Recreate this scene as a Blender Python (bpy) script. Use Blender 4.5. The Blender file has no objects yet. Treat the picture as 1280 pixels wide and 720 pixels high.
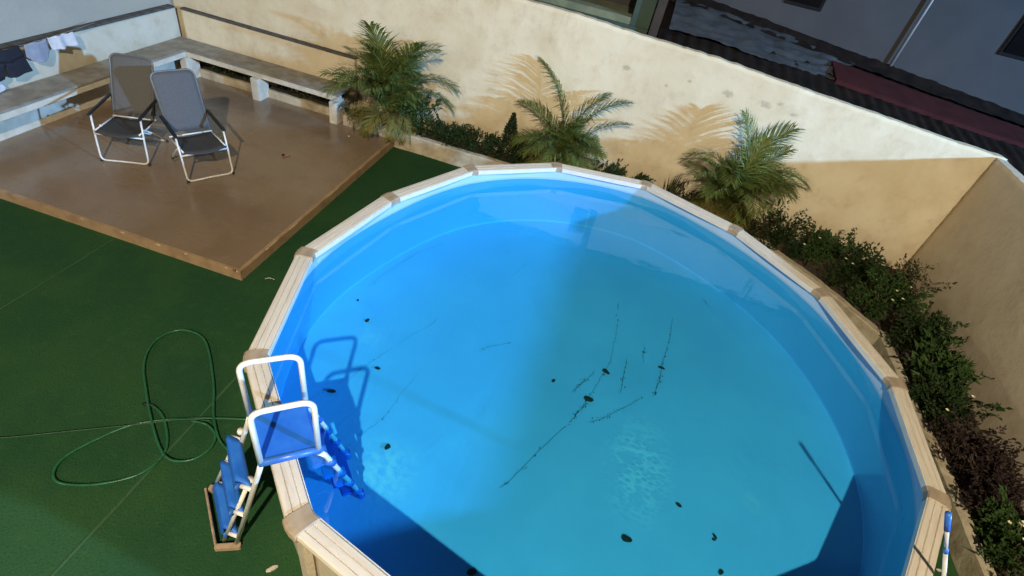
import bpy, bmesh, math, random
from mathutils import Vector, Matrix, noise
R = math.radians
random.seed(7)
scene = bpy.context.scene
C = scene.collection

# ------------------------------------------------------------------ camera
cam_d = bpy.data.cameras.new('camera'); cam = bpy.data.objects.new('camera', cam_d); C.objects.link(cam)
cam_d.sensor_width = 36; cam_d.lens = 1.0288 * 18; cam_d.clip_start = 0.05; cam_d.clip_end = 400
rot = Matrix.Rotation(0.126141, 4, 'Z') @ Matrix.Rotation(0.871874, 4, 'X') @ Matrix.Rotation(0.232613, 4, 'Z')
cam.matrix_world = Matrix.Translation((-0.397, -3.594, 4.323)) @ rot
scene.camera = cam

# ------------------------------------------------------------------ night sky, lamps, exposure
world = bpy.data.worlds.new('World'); scene.world = world; world.use_nodes = True
wn = world.node_tree.nodes; wl = world.node_tree.links
bgn = wn['Background']
sky = wn.new('ShaderNodeTexSky'); sky.sky_type = 'NISHITA'; sky.sun_disc = False
sky.sun_elevation = R(2.0); sky.sun_rotation = R(200); sky.altitude = 100; sky.ozone_density = 0.0; sky.dust_density = 4.0
wl.new(sky.outputs[0], bgn.inputs[0]); bgn.inputs[1].default_value = 0.055

LAMP_A = (0.7, -9.5, 9.6); LAMP_B = (20.0, -4.6, 7.6); LAMP_C = (-8.0, -9.5, 4.6)
def spot(name, loc, target, energy, col, size, cone, blend=0.4):
    d = bpy.data.lights.new(name, 'SPOT'); d.energy = energy; d.color = col; d.shadow_soft_size = size
    d.spot_size = R(cone); d.spot_blend = blend
    o = bpy.data.objects.new(name, d); C.objects.link(o); o.location = loc
    o.rotation_euler = (Vector(target) - Vector(loc)).to_track_quat('-Z', 'Y').to_euler()
    return o
spot('floodlight_beam', LAMP_A, (-0.3, -1.2, 0.0), 7600, (1.0, 0.85, 0.61), 0.09, 76, 0.5)
spot('street_light_beam', LAMP_B, (-1.5, 2.0, 0.8), 37000, (0.28, 0.57, 1.0), 0.30, 70, 0.6)
spot('garden_light_beam', LAMP_C, (-4.5, 3.0, 0.5), 700, (1.0, 0.88, 0.70), 0.05, 120, 0.5)

scene.view_settings.view_transform = 'Standard'; scene.view_settings.look = 'None'
scene.view_settings.exposure = 0.0; scene.view_settings.gamma = 1.0; scene.view_settings.use_curve_mapping = False
scene.cycles.max_bounces = 7; scene.cycles.transparent_max_bounces = 12
scene.cycles.caustics_reflective = False; scene.cycles.caustics_refractive = False
scene.cycles.sample_clamp_indirect = 4.0
scene.cycles.use_denoising = True

# ------------------------------------------------------------------ helpers
def tag(o, label=None, cat=None, group=None, kind=None):
    if label: o['label'] = label
    if cat: o['category'] = cat
    if group: o['group'] = group
    if kind: o['kind'] = kind
    return o
def thing(name, loc, label, cat, group=None, rz=0.0):
    o = bpy.data.objects.new(name, None); C.objects.link(o); o.location = loc; o.rotation_euler = (0, 0, rz)
    o.empty_display_size = 0.1
    return tag(o, label, cat, group)
def link(name, me, mat=None, parent=None, smooth=False):
    if mat is not None and not me.materials: me.materials.append(mat)
    o = bpy.data.objects.new(name, me); C.objects.link(o)
    if parent is not None: o.parent = parent
    if smooth:
        for p in me.polygons: p.use_smooth = True
    return o
class MB:
    def __init__(s): s.v = []; s.f = []
    def add(s, v, f):
        n = len(s.v); s.v += [tuple(x) for x in v]; s.f += [tuple(i + n for i in q) for q in f]; return s
    def box(s, x0, x1, y0, y1, z0, z1, M=None):
        v = [Vector((x, y, z)) for x in (x0, x1) for y in (y0, y1) for z in (z0, z1)]
        if M is not None: v = [M @ p for p in v]
        return s.add(v, [(0, 1, 3, 2), (4, 6, 7, 5), (0, 4, 5, 1), (2, 3, 7, 6), (0, 2, 6, 4), (1, 5, 7, 3)])
    def tube(s, path, r, n=8, closed=False, caps=True):
        P = [Vector(p) for p in path]; m = len(P); v = []; f = []
        up = None
        for i in range(m):
            if closed: t = P[(i + 1) % m] - P[i - 1]
            else: t = P[min(i + 1, m - 1)] - P[max(i - 1, 0)]
            t.normalize()
            if up is None:
                up = Vector((0, 0, 1)) if abs(t.z) < 0.9 else Vector((1, 0, 0))
            up = (up - t * up.dot(t)); up.normalize(); sd = t.cross(up)
            rr = r[i] if isinstance(r, (list, tuple)) else r
            for k in range(n):
                a = 2 * math.pi * k / n
                v.append(P[i] + (up * math.cos(a) + sd * math.sin(a)) * rr)
        for i in range(m if closed else m - 1):
            a = i * n; b = ((i + 1) % m) * n
            for k in range(n):
                k2 = (k + 1) % n; f.append((a + k, a + k2, b + k2, b + k))
        if caps and not closed:
            f.append(tuple(range(n - 1, -1, -1))); f.append(tuple(range((m - 1) * n, m * n)))
        return s.add(v, f)
    def mesh(s, name):
        me = bpy.data.meshes.new(name); me.from_pydata(s.v, [], s.f)
        bm = bmesh.new(); bm.from_mesh(me); bmesh.ops.recalc_face_normals(bm, faces=bm.faces); bm.to_mesh(me); bm.free()
        return me
    def obj(s, name, mat=None, parent=None, smooth=False, bevel=0.0, seg=2):
        me = s.mesh(name)
        if bevel > 0:
            bm = bmesh.new(); bm.from_mesh(me)
            bmesh.ops.bevel(bm, geom=bm.edges[:], offset=bevel, segments=seg, affect='EDGES', clamp_overlap=True)
            bm.to_mesh(me); bm.free()
        return link(name, me, mat, parent, smooth)
def ribbon_free(me_v, me_f, name):
    me = bpy.data.meshes.new(name); me.from_pydata(me_v, [], me_f); return me
def catmull(P, n=8, closed=False):
    P = [Vector(p) for p in P]; m = len(P); out = []
    for i in range(m if closed else m - 1):
        g = lambda j: P[j % m] if closed else P[max(0, min(m - 1, j))]
        a, b, c, d = g(i - 1), g(i), g(i + 1), g(i + 2)
        for k in range(n):
            t = k / n
            out.append(0.5 * ((2 * b) + (c - a) * t + (2 * a - 5 * b + 4 * c - d) * t * t + (3 * b - a - 3 * c + d) * t ** 3))
    if not closed: out.append(P[-1])
    return out
def roundpath(P, r, n=5):
    P = [Vector(p) for p in P]; out = [P[0]]
    for i in range(1, len(P) - 1):
        a = P[i] + (P[i - 1] - P[i]).normalized() * r; b = P[i] + (P[i + 1] - P[i]).normalized() * r
        for k in range(n + 1):
            t = k / n; out.append(a * (1 - t) ** 2 + P[i] * 2 * t * (1 - t) + b * t * t)
    out.append(P[-1]); return out

# ------------------------------------------------------------------ materials
class NT:
    def __init__(s, name, rough=0.6, metal=0.0, spec=0.5):
        s.m = bpy.data.materials.new(name); s.m.use_nodes = True
        s.n = s.m.node_tree.nodes; s.l = s.m.node_tree.links
        s.b = s.n['Principled BSDF']; s.b.inputs['Roughness'].default_value = rough
        s.b.inputs['Metallic'].default_value = metal; s.b.inputs['Specular IOR Level'].default_value = spec
        s.tc = None
    def coord(s, kind='Object'):
        if s.tc is None: s.tc = s.n.new('ShaderNodeTexCoord')
        return s.tc.outputs[kind]
    def world(s):
        g = s.n.new('ShaderNodeNewGeometry'); return g.outputs['Position']
    def mapping(s, vec, scale=(1, 1, 1), loc=(0, 0, 0)):
        m = s.n.new('ShaderNodeMapping'); m.inputs['Scale'].default_value = scale; m.inputs['Location'].default_value = loc
        s.l.new(vec, m.inputs[0]); return m.outputs[0]
    def noise(s, vec, scale, detail=4, rough=0.6, dist=0.0):
        t = s.n.new('ShaderNodeTexNoise'); t.inputs['Scale'].default_value = scale; t.inputs['Detail'].default_value = detail
        t.inputs['Roughness'].default_value = rough; t.inputs['Distortion'].default_value = dist
        s.l.new(vec, t.inputs['Vector']); return t.outputs['Fac']
    def voro(s, vec, scale, feature='F1'):
        t = s.n.new('ShaderNodeTexVoronoi'); t.feature = feature; t.inputs['Scale'].default_value = scale
        s.l.new(vec, t.inputs['Vector']); return t.outputs['Distance']
    def ramp(s, fac, stops):
        r = s.n.new('ShaderNodeValToRGB'); e = r.color_ramp.elements
        while len(e) < len(stops): e.new(0.5)
        for i, (p, c) in enumerate(stops):
            e[i].position = p; e[i].color = (c, c, c, 1) if isinstance(c, (int, float)) else (*c, 1)
        s.l.new(fac, r.inputs[0]); return r.outputs[0]
    def mix(s, fac, a, b, mode='MIX'):
        m = s.n.new('ShaderNodeMix'); m.data_type = 'RGBA'; m.blend_type = mode
        for sock, v in ((m.inputs[0], fac), (m.inputs[6], a), (m.inputs[7], b)):
            if isinstance(v, (int, float)): sock.default_value = v
            elif isinstance(v, (tuple, list)): sock.default_value = (*v, 1)
            else: s.l.new(v, sock)
        return m.outputs[2]
    def math(s, op, a, b=0.5, clamp=False):
        m = s.n.new('ShaderNodeMath'); m.operation = op; m.use_clamp = clamp
        for sock, v in ((m.inputs[0], a), (m.inputs[1], b)):
            if isinstance(v, (int, float)): sock.default_value = v
            else: s.l.new(v, sock)
        return m.outputs[0]
    def sep(s, vec):
        x = s.n.new('ShaderNodeSeparateXYZ'); s.l.new(vec, x.inputs[0]); return x.outputs
    def rng(s, v, a, b, c=0.0, d=1.0):
        m = s.n.new('ShaderNodeMapRange'); m.interpolation_type = 'SMOOTHSTEP'
        for i, q in enumerate((a, b, c, d)): m.inputs[1 + i].default_value = q
        s.l.new(v, m.inputs[0]); return m.outputs[0]
    def spotmask(s, vec, centre, r0, r1, axes=(1, 1, 1)):
        v = s.n.new('ShaderNodeVectorMath'); v.operation = 'SUBTRACT'; s.l.new(vec, v.inputs[0]); v.inputs[1].default_value = centre
        w = s.n.new('ShaderNodeVectorMath'); w.operation = 'MULTIPLY'; s.l.new(v.outputs[0], w.inputs[0]); w.inputs[1].default_value = axes
        q = s.n.new('ShaderNodeVectorMath'); q.operation = 'LENGTH'; s.l.new(w.outputs[0], q.inputs[0])
        return s.rng(q.outputs['Value'], r0, r1, 1.0, 0.0)
    def color(s, c):
        if isinstance(c, (tuple, list)): s.b.inputs['Base Color'].default_value = (*c, 1)
        else: s.l.new(c, s.b.inputs['Base Color'])
        return s
    def rough(s, v): s.l.new(v, s.b.inputs['Roughness']); return s
    def bump(s, h, strength=0.3, dist=0.01):
        b = s.n.new('ShaderNodeBump'); b.inputs['Strength'].default_value = strength; b.inputs['Distance'].default_value = dist
        s.l.new(h, b.inputs['Height']); s.l.new(b.outputs[0], s.b.inputs['Normal']); return s

def mat_simple(name, c1, c2, scale=8, rough=0.6, bump=0.0, metal=0.0, spec=0.5, bscale=None):
    t = NT(name, rough, metal, spec); v = t.coord(); n = t.noise(v, scale, 5)
    t.color(t.mix(t.rng(n, 0.3, 0.7), c1, c2))
    if bump: t.bump(t.noise(v, bscale or scale * 4, 4), bump, 0.01)
    return t.m

def mat_wall(name, base, tan, dirt, hz=None):
    """old lime-washed render: blotches, brown damp at the foot, drips under the coping, flaked patches"""
    t = NT(name, 0.85, spec=0.2); v = t.world(); x = t.sep(v)
    big = t.noise(v, 0.9, 5, 0.6, 0.6); mid = t.noise(v, 4.0, 6, 0.65); fine = t.noise(v, 40, 3)
    col = t.mix(t.math('MULTIPLY', t.rng(big, 0.36, 0.66), 0.9), base, tan)
    col = t.mix(t.math('MULTIPLY', t.rng(mid, 0.45, 0.8), 0.5), col, dirt)
    foot = t.rng(t.math('ADD', x[2], t.math('MULTIPLY', mid, -0.9)), -0.25, 0.55, 1.0, 0.0)
    col = t.mix(t.math('MULTIPLY', foot, 0.55), col, dirt)
    drip = t.noise(t.mapping(v, (9, 9, 0.35)), 1.0, 4, 0.7)
    top = t.rng(t.math('ADD', x[2], t.math('MULTIPLY', big, 0.6)), 2.15, 2.75)
    col = t.mix(t.math('MULTIPLY', t.math('MULTIPLY', t.math('MULTIPLY', t.rng(drip, 0.52, 0.8), t.rng(mid, 0.35, 0.65)), top), 0.5), col, tuple(0.35 * c for c in dirt))
    if hz:
        for (c, r) in hz:
            wob = t.math('ADD', t.spotmask(v, c, 0.0, r * 1.7, (1, 0, 1.6)), t.math('MULTIPLY', t.noise(v, 17, 5, 0.7, 1.2), 1.7))
            col = t.mix(t.math('MULTIPLY', t.rng(wob, 1.46, 1.75), 0.6), col, (0.34, 0.30, 0.22))
    t.color(col)
    h = t.math('ADD', t.math('MULTIPLY', mid, 0.7), t.math('MULTIPLY', fine, 0.12))
    t.bump(h, 0.5, 0.025)
    return t.m

CHIPS = [((-0.55, 0, 2.05), .10), ((0.09, 0, 1.96), .05), ((0.38, 0, 2.10), .06), ((0.95, 0, 2.08), .13), ((1.5, 0, 2.07), .13), ((1.68, 0, 2.13), .08), ((1.92, 0, 2.04), .08)]
M = {}
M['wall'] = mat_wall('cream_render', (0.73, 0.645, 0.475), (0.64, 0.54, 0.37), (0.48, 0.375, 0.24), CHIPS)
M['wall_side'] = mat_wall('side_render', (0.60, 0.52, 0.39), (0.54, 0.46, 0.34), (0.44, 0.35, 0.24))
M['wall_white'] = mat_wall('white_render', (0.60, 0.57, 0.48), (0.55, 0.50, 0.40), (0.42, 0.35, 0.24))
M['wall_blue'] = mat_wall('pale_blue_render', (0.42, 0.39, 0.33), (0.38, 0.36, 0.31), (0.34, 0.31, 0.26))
M['ledge'] = mat_simple('weathered_ledge', (0.045, 0.045, 0.045), (0.10, 0.095, 0.085), 9, 0.9, 0.4)
M['concrete'] = mat_simple('bench_concrete', (0.30, 0.28, 0.24), (0.19, 0.175, 0.15), 6, 0.8, 0.25)
M['bench_white'] = mat_simple('bench_paint', (0.64, 0.60, 0.52), (0.50, 0.45, 0.36), 5, 0.75, 0.25)
M['kerb'] = mat_simple('kerb_render', (0.52, 0.45, 0.33), (0.33, 0.27, 0.18), 6, 0.85, 0.5)
M['soil'] = mat_simple('soil', (0.035, 0.027, 0.018), (0.07, 0.052, 0.035), 12, 0.95, 0.8)

t = NT('deck_tile', 0.3, spec=0.6); v = t.world(); x = t.sep(v)
br = t.n.new('ShaderNodeTexBrick'); br.inputs['Scale'].default_value = 1.0; br.offset = 0.0
br.inputs['Brick Width'].default_value = 0.9; br.inputs['Row Height'].default_value = 0.45; br.inputs['Mortar Size'].default_value = 0.004
br.inputs['Color1'].default_value = (0.225, 0.160, 0.105, 1); br.inputs['Color2'].default_value = (0.240, 0.172, 0.114, 1); br.inputs['Mortar'].default_value = (0.205, 0.146, 0.096, 1)
t.l.new(v, br.inputs[0])
blot = t.noise(v, 1.4, 6, 0.65, 0.5)
col = t.mix(t.math('MULTIPLY', t.rng(blot, 0.4, 0.7), 0.4), br.outputs[0], (0.15, 0.10, 0.062))
col = t.mix(t.math('MULTIPLY', t.rng(t.noise(v, 3.2, 5, 0.7), 0.5, 0.75), 0.4), col, (0.25, 0.195, 0.14))
t.color(col); t.rough(t.rng(t.noise(v, 2.2, 5), 0.3, 0.75, 0.16, 0.36))
t.bump(t.noise(v, 25, 3), 0.06, 0.01); M['deck'] = t.m
t = NT('deck_edge', 0.6); v = t.world(); n = t.noise(v, 7, 5)
t.color(t.mix(t.rng(n, 0.42, 0.8), (0.36, 0.24, 0.135), (0.24, 0.15, 0.085))); t.bump(t.noise(v, 60, 3), 0.3, 0.004); M['deck_edge'] = t.m
M['deck_chip'] = mat_simple('deck_worn_edge', (0.62, 0.46, 0.28), (0.40, 0.26, 0.14), 30, 0.7)

t = NT('turf', 0.9, spec=0.15); v = t.world()
big = t.noise(v, 0.8, 5, 0.6, 0.4); fine = t.noise(t.mapping(v, (1.0, 0.6, 1)), 90, 3, 0.7); mid = t.noise(v, 9, 5)
col = t.mix(t.rng(big, 0.35, 0.68), (0.017, 0.072, 0.030), (0.030, 0.092, 0.030))
col = t.mix(t.math('MULTIPLY', t.rng(fine, 0.35, 0.75), 0.6), col, (0.010, 0.036, 0.013))
col = t.mix(t.math('MULTIPLY', t.rng(mid, 0.5, 0.8), 0.35), col, (0.042, 0.110, 0.036))
t.color(col); t.bump(fine, 0.8, 0.012); M['turf'] = t.m
M['turf_seam'] = mat_simple('turf_seam', (0.034, 0.098, 0.040), (0.026, 0.080, 0.032), 30, 0.9, 0.6)

def mat_woodprint(name, a, b):
    t = NT(name, 0.45, spec=0.4); v = t.coord()
    g = t.noise(t.mapping(v, (1.5, 16, 16)), 1.6, 5, 0.7, 0.5); w = t.noise(v, 3.5, 4); sp = t.noise(v, 55, 3)
    col = t.mix(t.math('MULTIPLY', t.rng(g, 0.35, 0.75), 0.7), a, b)
    col = t.mix(t.math('MULTIPLY', t.rng(w, 0.5, 0.8), 0.3), col, (0.42, 0.36, 0.28))
    col = t.mix(t.math('MULTIPLY', t.rng(sp, 0.66, 0.8), 0.5), col, (0.2, 0.16, 0.11))
    t.color(col); t.bump(g, 0.08, 0.004); return t.m
M['rim'] = mat_woodprint('rim_wood_print', (0.66, 0.60, 0.51), (0.50, 0.42, 0.33))
M['panel'] = mat_woodprint('pool_wall_print', (0.60, 0.52, 0.40), (0.42, 0.33, 0.22))
M['lip'] = mat_simple('rim_white_lip', (0.72, 0.72, 0.70), (0.64, 0.64, 0.62), 9, 0.4)
M['cap'] = mat_simple('rim_cap_plastic', (0.40, 0.31, 0.22), (0.30, 0.235, 0.165), 10, 0.5, 0.1)

FLOORZ = 0.42
t = NT('pool_liner', 0.35, spec=0.3); v = t.world()
col = t.mix(t.rng(t.noise(v, 1.1, 5, 0.6, 0.3), 0.35, 0.7), (0.34, 0.55, 0.84), (0.38, 0.60, 0.88))
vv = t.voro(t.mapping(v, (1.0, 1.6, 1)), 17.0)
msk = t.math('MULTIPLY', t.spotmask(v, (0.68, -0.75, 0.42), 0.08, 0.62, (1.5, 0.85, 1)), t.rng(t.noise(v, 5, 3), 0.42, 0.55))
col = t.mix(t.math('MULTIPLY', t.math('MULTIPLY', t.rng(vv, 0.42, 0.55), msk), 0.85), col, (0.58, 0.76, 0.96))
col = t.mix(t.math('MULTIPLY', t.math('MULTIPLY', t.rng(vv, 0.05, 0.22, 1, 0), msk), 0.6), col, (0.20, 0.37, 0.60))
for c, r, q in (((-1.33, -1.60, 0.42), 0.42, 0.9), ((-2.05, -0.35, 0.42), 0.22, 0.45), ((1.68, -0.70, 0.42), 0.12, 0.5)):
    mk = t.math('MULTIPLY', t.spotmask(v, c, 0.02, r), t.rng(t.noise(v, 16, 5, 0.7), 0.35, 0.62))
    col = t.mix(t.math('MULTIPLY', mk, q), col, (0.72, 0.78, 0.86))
zz = t.sep(v)[2]; col = t.mix(t.math('MULTIPLY', t.math('MULTIPLY', t.rng(zz, FLOORZ + .012, FLOORZ + .03), t.rng(zz, 1.08, 1.10, 1, 0)), 0.75), col, (0.23, 0.42, 0.66))  # side wall below the waterline painted darker for the weaker light it gets
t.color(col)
wr = t.noise(t.mapping(v, (1.0, 0.5, 1.0)), 2.2, 5, 0.6, 0.8)
t.bump(t.math('ADD', wr, t.math('MULTIPLY', t.math('MULTIPLY', vv, msk), 0.6)), 0.22, 0.05); M['liner'] = t.m

# water: a tinted, clear surface that mirrors by its Fresnel term
m = bpy.data.materials.new('pool_water'); m.use_nodes = True; n = m.node_tree.nodes; l = m.node_tree.links
n.clear(); out = n.new('ShaderNodeOutputMaterial'); tr = n.new('ShaderNodeBsdfTransparent'); gl = n.new('ShaderNodeBsdfGlossy')
fr = n.new('ShaderNodeLayerWeight'); pw = n.new('ShaderNodeMath'); sc_ = n.new('ShaderNodeMath'); mx = n.new('ShaderNodeMixShader'); tc = n.new('ShaderNodeNewGeometry')
nz = n.new('ShaderNodeTexNoise'); nz.inputs['Scale'].default_value = 2.6; nz.inputs['Detail'].default_value = 3
bp = n.new('ShaderNodeBump'); bp.inputs['Strength'].default_value = 0.05; bp.inputs['Distance'].default_value = 0.05
tr.inputs[0].default_value = (0.30, 0.84, 0.98, 1); gl.inputs['Roughness'].default_value = 0.02; fr.inputs[0].default_value = 0.5
pw.operation = 'POWER'; pw.inputs[1].default_value = 5.0; sc_.operation = 'MULTIPLY_ADD'; sc_.inputs[1].default_value = 0.96; sc_.inputs[2].default_value = 0.065
l.new(tc.outputs['Position'], nz.inputs['Vector']); l.new(nz.outputs['Fac'], bp.inputs['Height'])
l.new(bp.outputs[0], gl.inputs['Normal']); l.new(bp.outputs[0], fr.inputs['Normal'])
l.new(fr.outputs['Facing'], pw.inputs[0]); l.new(pw.outputs[0], sc_.inputs[0]); l.new(sc_.outputs[0], mx.inputs[0]); l.new(tr.outputs[0], mx.inputs[1]); l.new(gl.outputs[0], mx.inputs[2]); l.new(mx.outputs[0], out.inputs[0])
M['water'] = m

M['white_tube'] = mat_simple('white_tube', (0.82, 0.82, 0.80), (0.74, 0.73, 0.70), 12, 0.35)
M['blue_plastic'] = mat_simple('blue_plastic', (0.012, 0.125, 0.60), (0.025, 0.17, 0.66), 7, 0.5, 0.15, bscale=14)
M['blue_edge'] = mat_simple('blue_edge', (0.025, 0.12, 0.50), (0.04, 0.16, 0.55), 10, 0.35)
M['black'] = mat_simple('black_plastic', (0.012, 0.012, 0.013), (0.022, 0.022, 0.024), 15, 0.5)
M['board'] = mat_simple('base_board', (0.42, 0.31, 0.21), (0.30, 0.21, 0.14), 16, 0.7, 0.2)
M['alu'] = mat_simple('chair_tube', (0.72, 0.71, 0.69), (0.60, 0.59, 0.57), 15, 0.3, metal=0.0)
t = NT('chair_mesh', 0.75, spec=0.25); v = t.coord(); wv = t.noise(v, 160, 2)
t.color(t.mix(t.rng(wv, 0.3, 0.7), (0.085, 0.082, 0.080), (0.125, 0.12, 0.118))); t.bump(wv, 0.3, 0.002); M['mesh'] = t.m
M['mesh_blue'] = mat_simple('blue_grey_mesh', (0.072, 0.072, 0.078), (0.09, 0.09, 0.097), 60, 0.75)
M['mesh_seat'] = mat_simple('seat_mesh', (0.03, 0.028, 0.028), (0.045, 0.043, 0.042), 60, 0.8)
M['frame_grey'] = mat_simple('grey_tube', (0.16, 0.155, 0.15), (0.12, 0.118, 0.115), 15, 0.4)
M['hose_thin'] = mat_simple('thin_cord', (0.05, 0.12, 0.06), (0.03, 0.08, 0.04), 20, 0.6)
M['hose'] = mat_simple('hose_rubber', (0.012, 0.085, 0.036), (0.02, 0.13, 0.055), 20, 0.35)
M['navy_cloth'] = mat_simple('navy_cloth', (0.008, 0.010, 0.02), (0.014, 0.016, 0.03), 20, 0.9)
M['grey_cloth'] = mat_simple('grey_cloth', (0.30, 0.32, 0.40), (0.24, 0.26, 0.33), 14, 0.9)
M['white_cloth'] = mat_simple('white_cloth', (0.66, 0.65, 0.68), (0.55, 0.54, 0.58), 14, 0.9)
M['cord'] = mat_simple('cord', (0.25, 0.24, 0.22), (0.2, 0.19, 0.17), 10, 0.8)
M['leaf_brown'] = mat_simple('sunken_leaf', (0.020, 0.018, 0.012), (0.045, 0.035, 0.02), 30, 0.8)
M['stick'] = mat_simple('wet_stick', (0.10, 0.16, 0.20), (0.13, 0.20, 0.24), 9, 0.6)
M['dirt'] = mat_simple('pool_dirt', (0.045, 0.065, 0.06), (0.09, 0.12, 0.11), 30, 0.95)
M['pole'] = mat_simple('pole_aluminium', (0.62, 0.62, 0.62), (0.5, 0.5, 0.5), 12, 0.35)
M['strap'] = mat_simple('dark_strap', (0.06, 0.05, 0.045), (0.09, 0.075, 0.06), 18, 0.7)
M['bark'] = mat_simple('stem_bark', (0.10, 0.075, 0.04), (0.06, 0.045, 0.025), 18, 0.9, 0.6)

def mat_leaf(name, cols, rough=0.55, trans=0.25):
    t = NT(name, rough, spec=0.15)
    g = t.n.new('ShaderNodeNewGeometry'); r = t.n.new('ShaderNodeValToRGB'); e = r.color_ramp.elements
    while len(e) < len(cols): e.new(0.5)
    for i, c in enumerate(cols): e[i].position = i / max(1, len(cols) - 1); e[i].color = (*c, 1)
    t.l.new(g.outputs['Random Per Island'], r.inputs[0]); t.color(r.outputs[0])
    tl = t.n.new('ShaderNodeBsdfTranslucent'); t.l.new(r.outputs[0], tl.inputs[0])
    ms = t.n.new('ShaderNodeMixShader'); ms.inputs[0].default_value = trans
    o = t.n['Material Output']; t.l.new(t.b.outputs[0], ms.inputs[1]); t.l.new(tl.outputs[0], ms.inputs[2]); t.l.new(ms.outputs[0], o.inputs[0])
    return t.m
M['frond'] = mat_leaf('palm_leaf', [(0.085, 0.125, 0.026), (0.14, 0.19, 0.042), (0.19, 0.23, 0.065), (0.11, 0.155, 0.032), (0.25, 0.26, 0.10)])
M['frond_old'] = mat_leaf('palm_leaf_old', [(0.22, 0.19, 0.05), (0.15, 0.165, 0.04), (0.27, 0.21, 0.07), (0.19, 0.17, 0.045)])
M['rachis'] = mat_simple('palm_rachis', (0.16, 0.17, 0.05), (0.11, 0.14, 0.04), 10, 0.5)
M['leaf_dark'] = mat_leaf('leaf_dark', [(0.018, 0.036, 0.012), (0.032, 0.058, 0.02), (0.045, 0.075, 0.024), (0.025, 0.048, 0.018)])
M['leaf_mid'] = mat_leaf('leaf_mid', [(0.03, 0.062, 0.018), (0.05, 0.095, 0.028), (0.07, 0.12, 0.035), (0.035, 0.07, 0.022)])
M['leaf_olive'] = mat_leaf('leaf_olive', [(0.045, 0.05, 0.022), (0.065, 0.065, 0.03), (0.03, 0.042, 0.016), (0.075, 0.062, 0.035)])
M['leaf_purple'] = mat_leaf('leaf_purple', [(0.030, 0.020, 0.022), (0.050, 0.032, 0.032), (0.036, 0.026, 0.020), (0.075, 0.05, 0.045)])
M['leaf_ever'] = mat_leaf('leaf_conifer', [(0.016, 0.035, 0.016), (0.028, 0.052, 0.022), (0.022, 0.045, 0.02)])
M['petal'] = mat_simple('pale_petal', (0.72, 0.66, 0.30), (0.80, 0.78, 0.60), 20, 0.7)
M['house'] = mat_simple('neighbour_render', (0.046, 0.041, 0.041), (0.036, 0.033, 0.033), 1.5, 0.85, 0.2)
M['upper'] = mat_simple('upper_white_render', (0.72, 0.70, 0.66), (0.62, 0.60, 0.55), 1.5, 0.85, 0.2)
M['pipe'] = mat_simple('pipe_paint', (0.24, 0.24, 0.25), (0.18, 0.18, 0.19), 6, 0.45)
M['glass'] = mat_simple('dark_pane', (0.003, 0.0022, 0.002), (0.005, 0.004, 0.004), 3, 0.9, spec=0.05)
M['frame'] = mat_simple('dark_frame', (0.008, 0.006, 0.006), (0.012, 0.009, 0.008), 8, 0.8, spec=0.1)
M['roof'] = mat_simple('corrugated_roof', (0.006, 0.0042, 0.0035), (0.016, 0.010, 0.007), 5, 0.85, 0.3, spec=0.1)
M['tarp'] = mat_simple('blue_grey_sheet', (0.030, 0.034, 0.038), (0.048, 0.052, 0.055), 4, 0.5, 0.4)
M['maroon'] = mat_simple('maroon_sheet', (0.050, 0.012, 0.012), (0.034, 0.009, 0.009), 4, 0.8, 0.2, spec=0.1)
M['post'] = mat_simple('dark_post', (0.030, 0.019, 0.014), (0.02, 0.013, 0.010), 10, 0.7)
M['green_wall'] = mat_simple('green_paint', (0.020, 0.045, 0.036), (0.03, 0.06, 0.045), 4, 0.7, 0.2)
M['green_top'] = mat_simple('pale_green_top', (0.17, 0.19, 0.12), (0.11, 0.135, 0.085), 4, 0.8, 0.2)
M['facade'] = mat_simple('facade_render', (0.42, 0.39, 0.34), (0.36, 0.33, 0.28), 2, 0.85, 0.2)
M['paper'] = mat_simple('paper', (0.55, 0.52, 0.44), (0.38, 0.33, 0.24), 30, 0.8)
M['pink'] = mat_simple('pink_plastic', (0.50, 0.26, 0.22), (0.4, 0.18, 0.15), 30, 0.5)
m = bpy.data.materials.new('lit_lens'); m.use_nodes = True
m.node_tree.nodes['Principled BSDF'].inputs['Emission Color'].default_value = (1, .9, .75, 1)
m.node_tree.nodes['Principled BSDF'].inputs['Emission Strength'].default_value = 4; M['lens'] = m

# ------------------------------------------------------------------ ground
WALL_Y = 4.65; WALL_X = 4.58; LEFT_X = -8.22; DECK_Z = 0.12
def grid(name, x0, x1, y0, y1, nx, ny, fz, mat, parent=None, smooth=True):
    v = [(x0 + (x1 - x0) * i / nx, y0 + (y1 - y0) * j / ny, 0) for j in range(ny + 1) for i in range(nx + 1)]
    v = [(a, b, fz(a, b)) for a, b, _ in v]
    f = [(j * (nx + 1) + i, j * (nx + 1) + i + 1, (j + 1) * (nx + 1) + i + 1, (j + 1) * (nx + 1) + i) for j in range(ny) for i in range(nx)]
    me = bpy.data.meshes.new(name); me.from_pydata(v, [], f)
    return link(name, me, mat, parent, smooth)
o = grid('lawn', -30, 30, -25, 30, 60, 55, lambda a, b: 0.0, M['turf']); tag(o, kind='structure'); lawn = o
for sx, y0, y1 in ((-3.10, -5.9, 0.2), (-5.53, -5.9, 0.13)):
    mb = MB(); N = 60; v = []; f = []
    for i in range(N + 1):
        y = y0 + (y1 - y0) * i / N; w = 0.010 + 0.007 * noise.noise((y * 3, sx, 0)); c = sx + 0.006 * noise.noise((y * 1.3, sx, 5))
        v += [(c - w, y, 0.005), (c + w, y, 0.005)]
        if i: f.append((2 * i - 2, 2 * i - 1, 2 * i + 1, 2 * i))
    link('turf_seam', ribbon_free(v, f, 'turf_seam'), M['turf_seam'], lawn)

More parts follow.
